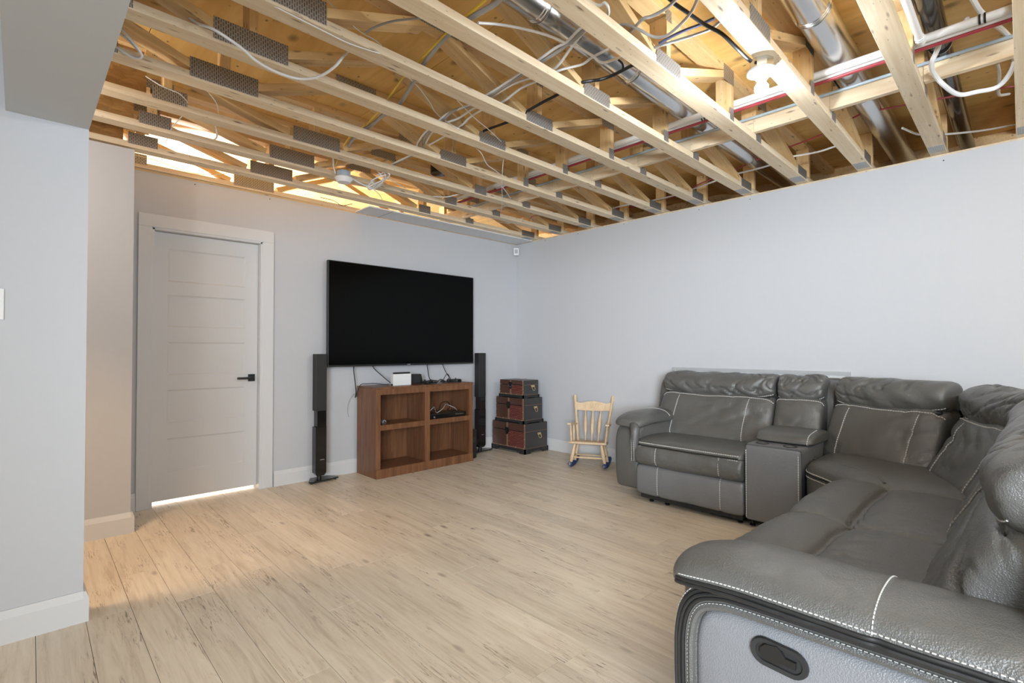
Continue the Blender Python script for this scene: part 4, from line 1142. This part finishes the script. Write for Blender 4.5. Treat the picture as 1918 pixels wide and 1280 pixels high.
    for i in range(4):
        z = z0 + hb + 0.03 + (z1 - z0 - hb - 0.04) * i / 3
        for y in (y0 + 0.004, y1 - 0.008):
            m.lathe([(0.005, 0), (0.003, 0.003)], (x0 - 0.0035, y, z), (-1, 0, 0), 8)
    m.build('studs', BRASS, t)['kind'] = 'stuff'
trunk(3.984, 4.345, 3.922, 4.455, 0.0, 0.328, 'largest dark leather trunk at the bottom of the corner stack', True, False)
trunk(3.984, 4.288, 3.945, 4.390, 0.3285, 0.608, 'middle-sized dark leather trunk in the corner stack', False, False)
trunk(3.984, 4.225, 3.948, 4.325, 0.6085, 0.805, 'smallest dark leather trunk on top of the corner stack', False, True)

# ------------------------------------------------------------------ child's rocking chair
RC = Vector((4.045, 3.095, 0)); f = Vector((-0.88, -0.475, 0)).normalized(); sdir = Vector((f.y, -f.x, 0))
rk = empty('rocking_chair', RC, "child's pale wooden rocking chair with blue socks on its rockers", 'chair')
TILT = math.radians(7)
def K(s, d, z):
    """s sideways, d forward, z up, in chair space leaned back about the floor contact"""
    dd = d * math.cos(TILT) - z * math.sin(TILT); zz = z * math.cos(TILT) + d * math.sin(TILT)
    return RC + sdir * s + f * dd + Vector((0, 0, zz + 0.004))
def rocker_z(d): return 0.012 + 0.62 * (d - 0.02) ** 2
for s in (-0.165, 0.165):
    pts = [K(s, -0.27 + 0.42 * i / 14, rocker_z(-0.27 + 0.42 * i / 14) + 0.0) for i in range(15)]
    m = MB()
    for a, b in zip(pts[:-1], pts[1:]): m.bar(a, b, 0.020, 0.026)
    rr = m.build('rocker', BEECH, rk)
    for i0, i1 in ((0, 4), (5, 14)):
        m = MB(); q = pts[i0:i1 + 1]; m.tube(q, [0.019] + [0.022] * (len(q) - 2) + [0.020], 10); m.build('sock', BLUECLOTH, rr)
def turned(name, a, b, rs, seg=12):
    a = Vector(a); b = Vector(b); d = b - a
    return MB().tube([a + d * (i / (len(rs) - 1)) for i in range(len(rs))], rs, seg).build(name, BEECH, rk)
SZ = 0.225
for s in (-1, 1):
    turned('leg', K(s * 0.163, 0.105, rocker_z(0.105) + 0.02), K(s * 0.128, 0.100, SZ - 0.008), [0.013, 0.017, 0.019, 0.018, 0.015, 0.013])
    turned('leg', K(s * 0.163, -0.10, rocker_z(-0.10) + 0.018), K(s * 0.128, -0.085, SZ - 0.008), [0.013, 0.016, 0.018, 0.017, 0.015, 0.013])
    turned('side_stretcher', K(s * 0.150, 0.100, 0.100), K(s * 0.150, -0.095, 0.100), [0.006, 0.009, 0.009, 0.006])
turned('stretcher', K(-0.153, 0.100, 0.085), K(0.153, 0.100, 0.085), [0.006, 0.009, 0.010, 0.009, 0.006])
turned('stretcher', K(-0.153, -0.095, 0.095), K(0.153, -0.095, 0.095), [0.006, 0.009, 0.010, 0.009, 0.006])
seat_o = catmull_closed([(-0.178, 0.150), (-0.09, 0.158), (0.09, 0.158), (0.178, 0.150), (0.184, 0.10), (0.172, -0.05), (0.155, -0.135), (0.07, -0.150), (-0.07, -0.150), (-0.155, -0.135), (-0.172, -0.05), (-0.184, 0.10)], 60)
O = K(0, 0, SZ - 0.012); uz = (K(0, 0, 1) - K(0, 0, 0)).normalized(); ud = (K(0, 1, 0) - K(0, 0, 0)).normalized()
ring_pad(seat_o, [(0.008, 0.0), (0, 0.006), (0, 0.018), (0.008, 0.025), (0.05, 0.019)], O, uz, sdir, ud).build('seat', BEECH, rk)
def lean(z): return -0.125 - (z - SZ) * 0.20
for s in (-1, 1):
    z1 = 0.695
    turned('back_post', K(s * 0.138, lean(SZ), SZ + 0.008), K(s * 0.198, lean(z1), z1), [0.011, 0.015, 0.012, 0.014, 0.016, 0.017, 0.017, 0.016, 0.014, 0.012, 0.015, 0.013, 0.016, 0.016, 0.012, 0.017, 0.018, 0.014])
    turned('arm_post', K(s * 0.166, 0.090, SZ + 0.008), K(s * 0.180, 0.080, 0.395), [0.009, 0.012, 0.008, 0.013, 0.012, 0.008, 0.010, 0.008])
    p0 = K(s * 0.170, lean(0.40) + 0.01, 0.402); p1 = K(s * 0.185, 0.125, 0.402)
    MB().bar(p0, p1, 0.036, 0.016).build('arm', BEECH, rk)
    turned('back_turning', K(s * 0.162, -0.02, SZ + 0.008), K(s * 0.172, -0.05, 0.395), [0.008, 0.012, 0.008, 0.012, 0.011, 0.007])
top_c = [(-0.176, 0.545), (-0.09, 0.540), (0, 0.538), (0.09, 0.540), (0.176, 0.545), (0.186, 0.600), (0.186, 0.628), (0.13, 0.616), (0.07, 0.630), (0.0, 0.640), (-0.07, 0.630), (-0.13, 0.616), (-0.186, 0.628), (-0.186, 0.600)]
vs = []; k = len(top_c)
for dd in (-0.007, 0.007):
    vs += [K(a, lean(z) + dd, z) for a, z in top_c]
MB().add(vs, [tuple(range(k)), tuple(range(k, 2 * k))] + [(i, (i + 1) % k, k + (i + 1) % k, k + i) for i in range(k)]).build('crest_rail', BEECH, rk)
for s in (-0.075, 0.0, 0.075):
    turned('spindle', K(s * 0.85, lean(SZ) + 0.005, SZ + 0.01), K(s * 1.05, lean(0.55), 0.55), [0.006, 0.007, 0.009, 0.0165, 0.0175, 0.0175, 0.0165, 0.016, 0.009, 0.007, 0.006])

# ------------------------------------------------------------------ framed board behind the sofa, corner sensor, light switch
t = empty('framed_board', (4.385, 1.68, 0), 'grey framed board leaning on the right wall behind the sofa', 'panel')
m = MB()
m.box((4.384, 0.972, 0.955), (4.3995, 2.394, 0.983)).box((4.384, 0.972, 0.13), (4.3995, 1.0, 0.955)).box((4.384, 2.366, 0.13), (4.3995, 2.394, 0.955)).box((4.384, 0.972, 0.13), (4.3995, 2.394, 0.158))
m.build('frame', GREYFRAME, t)
box('sheet', (4.389, 0.99, 0.15), (4.397, 2.38, 0.96), FOIL, t)
t = empty('motion_sensor', (4.361, 4.45, 2.29), 'small white motion sensor high in the room corner', 'sensor')
a = Vector((-1, -1, 0)).normalized(); b = Vector((1, -1, 0)).normalized()
O = Vector((4.361, 4.441, 2.338))
MB().add([O + b * (x * w) + a * y + Vector((0, 0, z)) for z in (-0.043, 0.043) for x, y, w in ((-1, 0.022, 0.030), (1, 0.022, 0.030), (1, -0.015, 0.034), (-1, -0.015, 0.034))],
         [(0, 1, 2, 3), (7, 6, 5, 4), (0, 4, 5, 1), (1, 5, 6, 2), (2, 6, 7, 3), (3, 7, 4, 0)]).build('housing', WHITEP, t)
MB().add([O + b * x + a * 0.0235 + Vector((0, 0, z)) for x, z in ((-0.018, -0.02), (0.018, -0.02), (0.018, 0.026), (-0.018, 0.026))] + [O + b * x + a * 0.021 + Vector((0, 0, z)) for x, z in ((-0.02, -0.022), (0.02, -0.022), (0.02, 0.028), (-0.02, 0.028))],
         [(0, 1, 2, 3), (0, 4, 5, 1), (1, 5, 6, 2), (2, 6, 7, 3), (3, 7, 4, 0)]).build('lens_window', GREYFRAME, t)
t = empty('light_switch', (-0.08, 2.828, 1.33), 'white light switch plate on the left wall', 'switch')
box('plate', (-0.121, 2.824, 1.266), (-0.043, 2.8298, 1.388), WHITEP, t, 0.0015)
box('rocker_key', (-0.099, 2.820, 1.292), (-0.065, 2.8245, 1.360), TRIM, t, 0.001)

# ------------------------------------------------------------------ cables in the ceiling
WIRES = [
('white', 0.0045, 'white cable sagging in a wide loop under the trusses at upper left', [(0.485,2.482,2.56),(0.518,2.414,2.5),(0.558,2.33,2.455),(0.659,2.332,2.425),(0.726,2.356,2.405),(0.805,2.36,2.39),(0.88,2.349,2.385),(0.938,2.325,2.39),(0.986,2.273,2.405),(1.016,2.208,2.43),(1.04,2.182,2.47),(1.083,2.213,2.53)]),
('white', 0.004, 'white cable coiling out from behind the soffit, inner loop', [(0.268,2.789,2.56),(0.29,2.718,2.53),(0.342,2.699,2.47),(0.372,2.714,2.44),(0.372,2.748,2.435),(0.348,2.772,2.44),(0.312,2.787,2.46),(0.273,2.824,2.5)]),
('white', 0.004, 'white cable coiling out from behind the soffit, outer loop', [(0.261,2.804,2.54),(0.297,2.761,2.52),(0.339,2.748,2.49),(0.368,2.725,2.45),(0.377,2.732,2.44),(0.366,2.761,2.44),(0.336,2.803,2.46),(0.277,2.91,2.52)]),
('yellow', 0.004, 'yellow cable crossing the trusses toward the back wall', [(1.296,1.442,2.53),(1.312,1.51,2.53),(1.309,1.631,2.52),(1.308,1.753,2.51),(1.358,2.052,2.52),(1.368,2.195,2.51),(1.444,2.473,2.525),(1.472,2.639,2.51),(1.52,2.896,2.525),(1.516,3.064,2.515),(1.588,3.327,2.53)]),
('grey', 0.008, 'thick grey cable bundle running beside the yellow cable', [(1.335,1.424,2.53),(1.354,1.491,2.53),(1.33,1.629,2.52),(1.321,1.771,2.51),(1.384,2.045,2.52),(1.438,2.227,2.51),(1.521,2.484,2.525),(1.51,2.64,2.51),(1.535,2.803,2.52),(1.544,3.061,2.515),(1.621,3.322,2.53)]),
('white', 0.0045, 'white cable at the left edge of the bunch crossing to the tangle', [(1.759,1.375,2.56),(1.753,1.4,2.55),(1.77,1.481,2.54),(1.753,1.531,2.53),(1.751,1.635,2.515),(1.764,1.785,2.51),(1.783,1.984,2.51),(1.802,2.206,2.52),(1.792,2.39,2.53),(1.787,2.489,2.51),(1.824,2.683,2.51),(1.907,2.88,2.53),(1.939,2.96,2.5),(1.96,3.184,2.51),(1.986,3.414,2.53)]),
('grey', 0.006, 'grey cable lying in the bunch of white cables', [(1.775,1.37,2.56),(1.78,1.427,2.545),(1.78,1.522,2.53),(1.771,1.64,2.515),(1.778,1.792,2.51),(1.793,1.974,2.51),(1.815,2.203,2.52),(1.794,2.342,2.53),(1.801,2.475,2.51),(1.837,2.671,2.51),(1.941,2.872,2.53),(1.955,2.932,2.5),(1.965,3.15,2.51),(2.006,3.394,2.53)]),
('white', 0.0045, 'white cable in the middle of the bunch over the trusses', [(1.8,1.383,2.57),(1.788,1.409,2.55),(1.809,1.488,2.53),(1.857,1.614,2.515),(1.852,1.7,2.51),(1.809,1.869,2.51),(1.859,2.181,2.53),(1.861,2.268,2.53),(1.875,2.406,2.53),(1.832,2.485,2.51),(1.856,2.653,2.51),(1.964,2.888,2.53),(1.96,2.927,2.5),(1.965,3.121,2.51)]),
('white', 0.0045, 'white cable at the right edge of the bunch over the trusses', [(2.006,1.415,2.58),(1.963,1.477,2.55),(1.963,1.535,2.54),(1.93,1.581,2.53),(1.888,1.631,2.515),(1.877,1.746,2.51),(1.869,1.871,2.51),(1.901,2.049,2.51),(1.907,2.223,2.53),(1.903,2.329,2.52),(1.924,2.447,2.51),(1.943,2.659,2.51),(1.985,2.906,2.53),(1.981,2.933,2.5)]),
('white', 0.0045, 'white cable curving under the round duct to the left', [(2.103,1.414,2.58),(2.039,1.423,2.54),(1.985,1.446,2.52),(1.914,1.44,2.52),(1.832,1.454,2.53),(1.788,1.48,2.54),(1.68,1.514,2.55),(1.582,1.567,2.56),(1.475,1.607,2.55),(1.362,1.615,2.51)]),
('black', 0.006, 'black cable crossing three trusses right of the cable bunch', [(2.13,1.362,2.53),(2.137,1.476,2.53),(2.111,1.539,2.52),(2.069,1.574,2.51),(2.034,1.667,2.51),(2.101,1.815,2.54),(2.091,1.905,2.53),(2.074,2.012,2.51),(2.093,2.163,2.51),(2.106,2.367,2.53),(2.07,2.402,2.51)]),
('black', 0.004, 'short black cable hoop hanging under the round duct', [(2.144,1.455,2.6),(2.162,1.442,2.58),(2.179,1.456,2.56),(2.146,1.482,2.53)]),
('black', 0.006, 'black cable running down to the lit lamp holder', [(1.885,1.053,2.6),(1.943,1.037,2.58),(2.008,1.012,2.56),(2.097,0.985,2.54),(2.149,0.934,2.5),(2.221,0.912,2.47),(2.301,0.898,2.45),(2.338,0.885,2.435)]),
('navy', 0.005, 'navy cable crossing behind the black lamp cable', [(2.146,0.964,2.58),(2.129,1.024,2.57),(2.088,1.077,2.55),(2.058,1.125,2.53),(2.035,1.167,2.51)]),
('grey', 0.005, 'grey cable crossing just beside the navy cable', [(2.187,0.955,2.58),(2.192,1.005,2.57),(2.151,1.059,2.55),(2.099,1.129,2.53),(2.05,1.181,2.51),(2.057,1.273,2.52)]),
('grey', 0.0045, 'grey cable hanging in a deep curve left of the lit bulb', [(1.987,0.955,2.6),(1.978,0.985,2.54),(1.977,1.032,2.51),(1.976,1.093,2.49),(1.946,1.138,2.49),(1.88,1.163,2.5),(1.86,1.202,2.53),(1.858,1.254,2.56)]),
('grey', 0.005, 'grey cable rising steeply across the deep hanging grey curve', [(1.905,0.994,2.58),(1.883,1.04,2.54),(1.859,1.095,2.52),(1.834,1.122,2.51),(1.869,1.182,2.52),(1.929,1.252,2.55)]),
('white', 0.0045, 'white cable curl at the top edge over the round duct', [(1.616,1.255,2.56),(1.641,1.226,2.53),(1.653,1.203,2.52),(1.651,1.184,2.52),(1.666,1.179,2.51),(1.716,1.21,2.52),(1.754,1.248,2.54)]),
('white', 0.0022, 'thin white wire stapled along a truss underside', [(0.642,2.016,2.46),(0.734,2.001,2.445),(0.865,2.012,2.445),(0.911,2.016,2.445),(0.991,2.021,2.445),(1.1,2.006,2.447),(1.209,2.012,2.47)]),
('white', 0.0022, 'thin white wire falling diagonally from the top edge between trusses', [(0.891,2.034,2.6),(0.97,2.044,2.57),(1.062,2.056,2.54),(1.129,2.037,2.52),(1.18,2.024,2.48),(1.325,2.107,2.47),(1.529,2.3,2.55),(1.627,2.341,2.52),(1.728,2.433,2.53),(1.815,2.463,2.52),(1.836,2.396,2.47),(1.857,2.372,2.45)]),
('grey', 0.0035, 'short grey cable arching between two trusses at top', [(1.073,2.034,2.53),(1.097,2.003,2.55),(1.135,1.933,2.56),(1.183,1.861,2.56),(1.202,1.79,2.54)]),
('white', 0.0025, 'thin white wire dangling near the soffit', [(0.448,3.128,2.53),(0.492,3.022,2.46),(0.533,3.027,2.455),(0.572,3.028,2.45),(0.619,3.123,2.47),(0.653,3.233,2.5)]),
('white', 0.0025, 'thin white wire right of the wire dangling near the soffit', [(0.694,3.009,2.5),(0.719,2.99,2.46),(0.755,3.062,2.46),(0.819,3.3,2.52)]),
('white', 0.0025, 'thin white wire falling over the last trusses by the partition', [(0.667,3.442,2.5),(0.645,3.506,2.47),(0.644,3.587,2.47),(0.69,4.071,2.52)]),
('white', 0.0035, 'short white cable stub hanging above the door', [(0.832,3.419,2.5),(0.837,3.404,2.455),(0.873,3.548,2.47),(0.905,3.753,2.52)]),
('white', 0.0025, 'white wire dropping beside the black duct opening', [(2.148,2.563,2.47),(2.199,2.568,2.45),(2.354,2.691,2.45),(2.484,2.745,2.45),(2.591,2.816,2.47)]),
('white', 0.0025, 'long thin white wire hanging across the far trusses', [(2.424,2.596,2.48),(2.481,2.668,2.43),(2.66,2.867,2.4),(3.028,3.256,2.44),(3.355,3.631,2.48)]),
('white', 0.0025, 'short white wire branching from the long hanging wire', [(2.77,2.979,2.45),(2.89,3.05,2.44),(3.083,3.212,2.47)]),
('white', 0.0025, 'thin white wire crossing the lengthwise white pipe', [(1.721,2.217,2.52),(1.906,2.284,2.5),(2.096,2.356,2.5),(2.34,2.48,2.51)]),
('white', 0.008, 'thick white cable hanging in a wide loop at the far right', [(2.925,0.19,2.66),(3.005,0.17,2.63),(3.119,0.14,2.62),(3.212,0.103,2.6),(3.281,0.079,2.57),(3.327,0.07,2.53),(3.381,0.081,2.48),(3.471,0.133,2.45),(3.439,0.209,2.44),(3.407,0.277,2.44),(3.264,0.324,2.46),(3.189,0.35,2.5),(3.15,0.351,2.53),(3.148,0.331,2.58),(3.179,0.32,2.64)]),
('white', 0.006, 'white cable stub behind the wide hanging loop', [(3.808,0.148,2.7),(3.863,0.143,2.66),(4.003,0.153,2.64),(4.172,0.155,2.66),(4.362,0.12,2.72)]),
('white', 0.009, 'white hose curving from the pipe elbow', [(3.095,0.411,2.6),(3.094,0.364,2.585),(3.072,0.303,2.58),(3.054,0.255,2.59),(3.043,0.224,2.62),(3.054,0.214,2.64)]),
('white', 0.005, 'white cable close to the right wall beside the black pipe', [(4.56,0.043,2.575),(4.532,0.102,2.575),(4.483,0.255,2.57),(4.345,0.435,2.56),(4.207,0.536,2.55),(4.036,0.599,2.56)]),
('white', 0.005, 'white cable running along above the right wall top', [(4.093,0.983,2.57),(4.09,1.098,2.56),(4.02,1.299,2.55),(4.123,1.435,2.56),(4.164,1.631,2.57),(4.143,1.751,2.56),(4.233,2.044,2.56),(4.338,2.352,2.57),(4.321,2.68,2.57),(4.262,2.866,2.565),(4.299,3.104,2.56)]),
('red', 0.004, 'thin red pipe running along above the right wall', [(4.027,0.036,2.62),(3.976,0.109,2.62),(3.911,0.272,2.62),(3.87,0.397,2.62),(3.801,0.621,2.62),(3.775,0.774,2.62),(3.939,1.024,2.62),(4.038,1.349,2.62),(4.169,1.654,2.62),(4.312,2.082,2.61),(4.521,2.48,2.61),(4.514,2.769,2.6),(4.333,3.162,2.6)]),
('white', 0.0035, 'white cable coil tangled beside the empty lamp holder', [(1.758,3.532,2.42),(1.841,3.578,2.41),(1.924,3.585,2.41),(1.977,3.541,2.42),(1.98,3.425,2.43),(1.962,3.335,2.44),(1.94,3.357,2.46),(1.924,3.453,2.46)]),
('white', 0.0035, 'white cable coil tangled beside the empty lamp holder', [(1.774,3.548,2.42),(1.868,3.561,2.4),(1.934,3.56,2.39),(1.935,3.497,2.4),(1.89,3.479,2.41),(1.909,3.427,2.43),(1.949,3.388,2.45),(1.996,3.407,2.47)]),
('white', 0.0035, 'white cable coil tangled beside the empty lamp holder', [(1.906,3.422,2.48),(1.923,3.397,2.45),(1.959,3.421,2.42),(1.962,3.505,2.4),(1.951,3.617,2.39),(1.909,3.556,2.4),(1.922,3.498,2.43)]),
('white', 0.0035, 'white cable coil tangled beside the empty lamp holder', [(1.946,3.415,2.48),(1.955,3.383,2.45),(1.991,3.493,2.42),(1.962,3.57,2.39),(1.913,3.563,2.39),(1.969,3.486,2.43),(2.005,3.407,2.46)]),
('white', 0.003, 'white wire end sticking right from the cable tangle', [(1.984,3.387,2.43),(2.1,3.448,2.43),(2.27,3.605,2.47)]),
('white', 0.003, 'white wire end hanging below the cable tangle', [(1.984,3.611,2.4),(2.094,3.723,2.41),(2.275,3.989,2.46)]),
('white', 0.004, 'white cable dropping into the empty lamp holder', [(1.578,3.445,2.5),(1.61,3.507,2.46),(1.644,3.554,2.43)]),
('yellow', 0.003, 'yellow cable end beside the empty lamp holder', [(1.598,3.356,2.5),(1.595,3.414,2.47),(1.643,3.552,2.48)]),
('white', 0.0035, 'flat white cable loop under the far trusses', [(2.562,3.628,2.47),(2.618,3.527,2.455),(2.656,3.428,2.46),(2.752,3.455,2.5)]),
('white', 0.003, 'white cable lying above the top of the door wall', [(0.559,4.359,2.5),(0.675,4.312,2.48),(0.854,4.406,2.48),(1.012,4.414,2.48),(1.153,4.39,2.52)]),
('black', 0.003, 'black cable lying above the wall left of the duct box', [(1.915,4.436,2.5),(2.029,4.414,2.49),(2.135,4.477,2.48),(2.214,4.425,2.5)]),
('white', 0.003, 'white wire hanging near the ceiling corner', [(3.616,3.98,2.5),(3.633,3.834,2.46),(3.674,3.733,2.46),(3.71,3.676,2.5)]),
('red', 0.003, 'short red wire arching near the ceiling corner', [(3.758,3.646,2.47),(3.718,3.556,2.49),(3.744,3.498,2.5)]),
]
for c, r, lab, pts in WIRES:
    o = tag(MB().tube(smooth_path(pts, 4), r * (1.35 if 0.003 < r < 0.0085 else 1.0), 8).build('ceiling_cable', CABLE[c]), lab, 'cable')
    if 'coil tangled' in lab: o['group'] = 'tangled white coils beside the lamp holder'
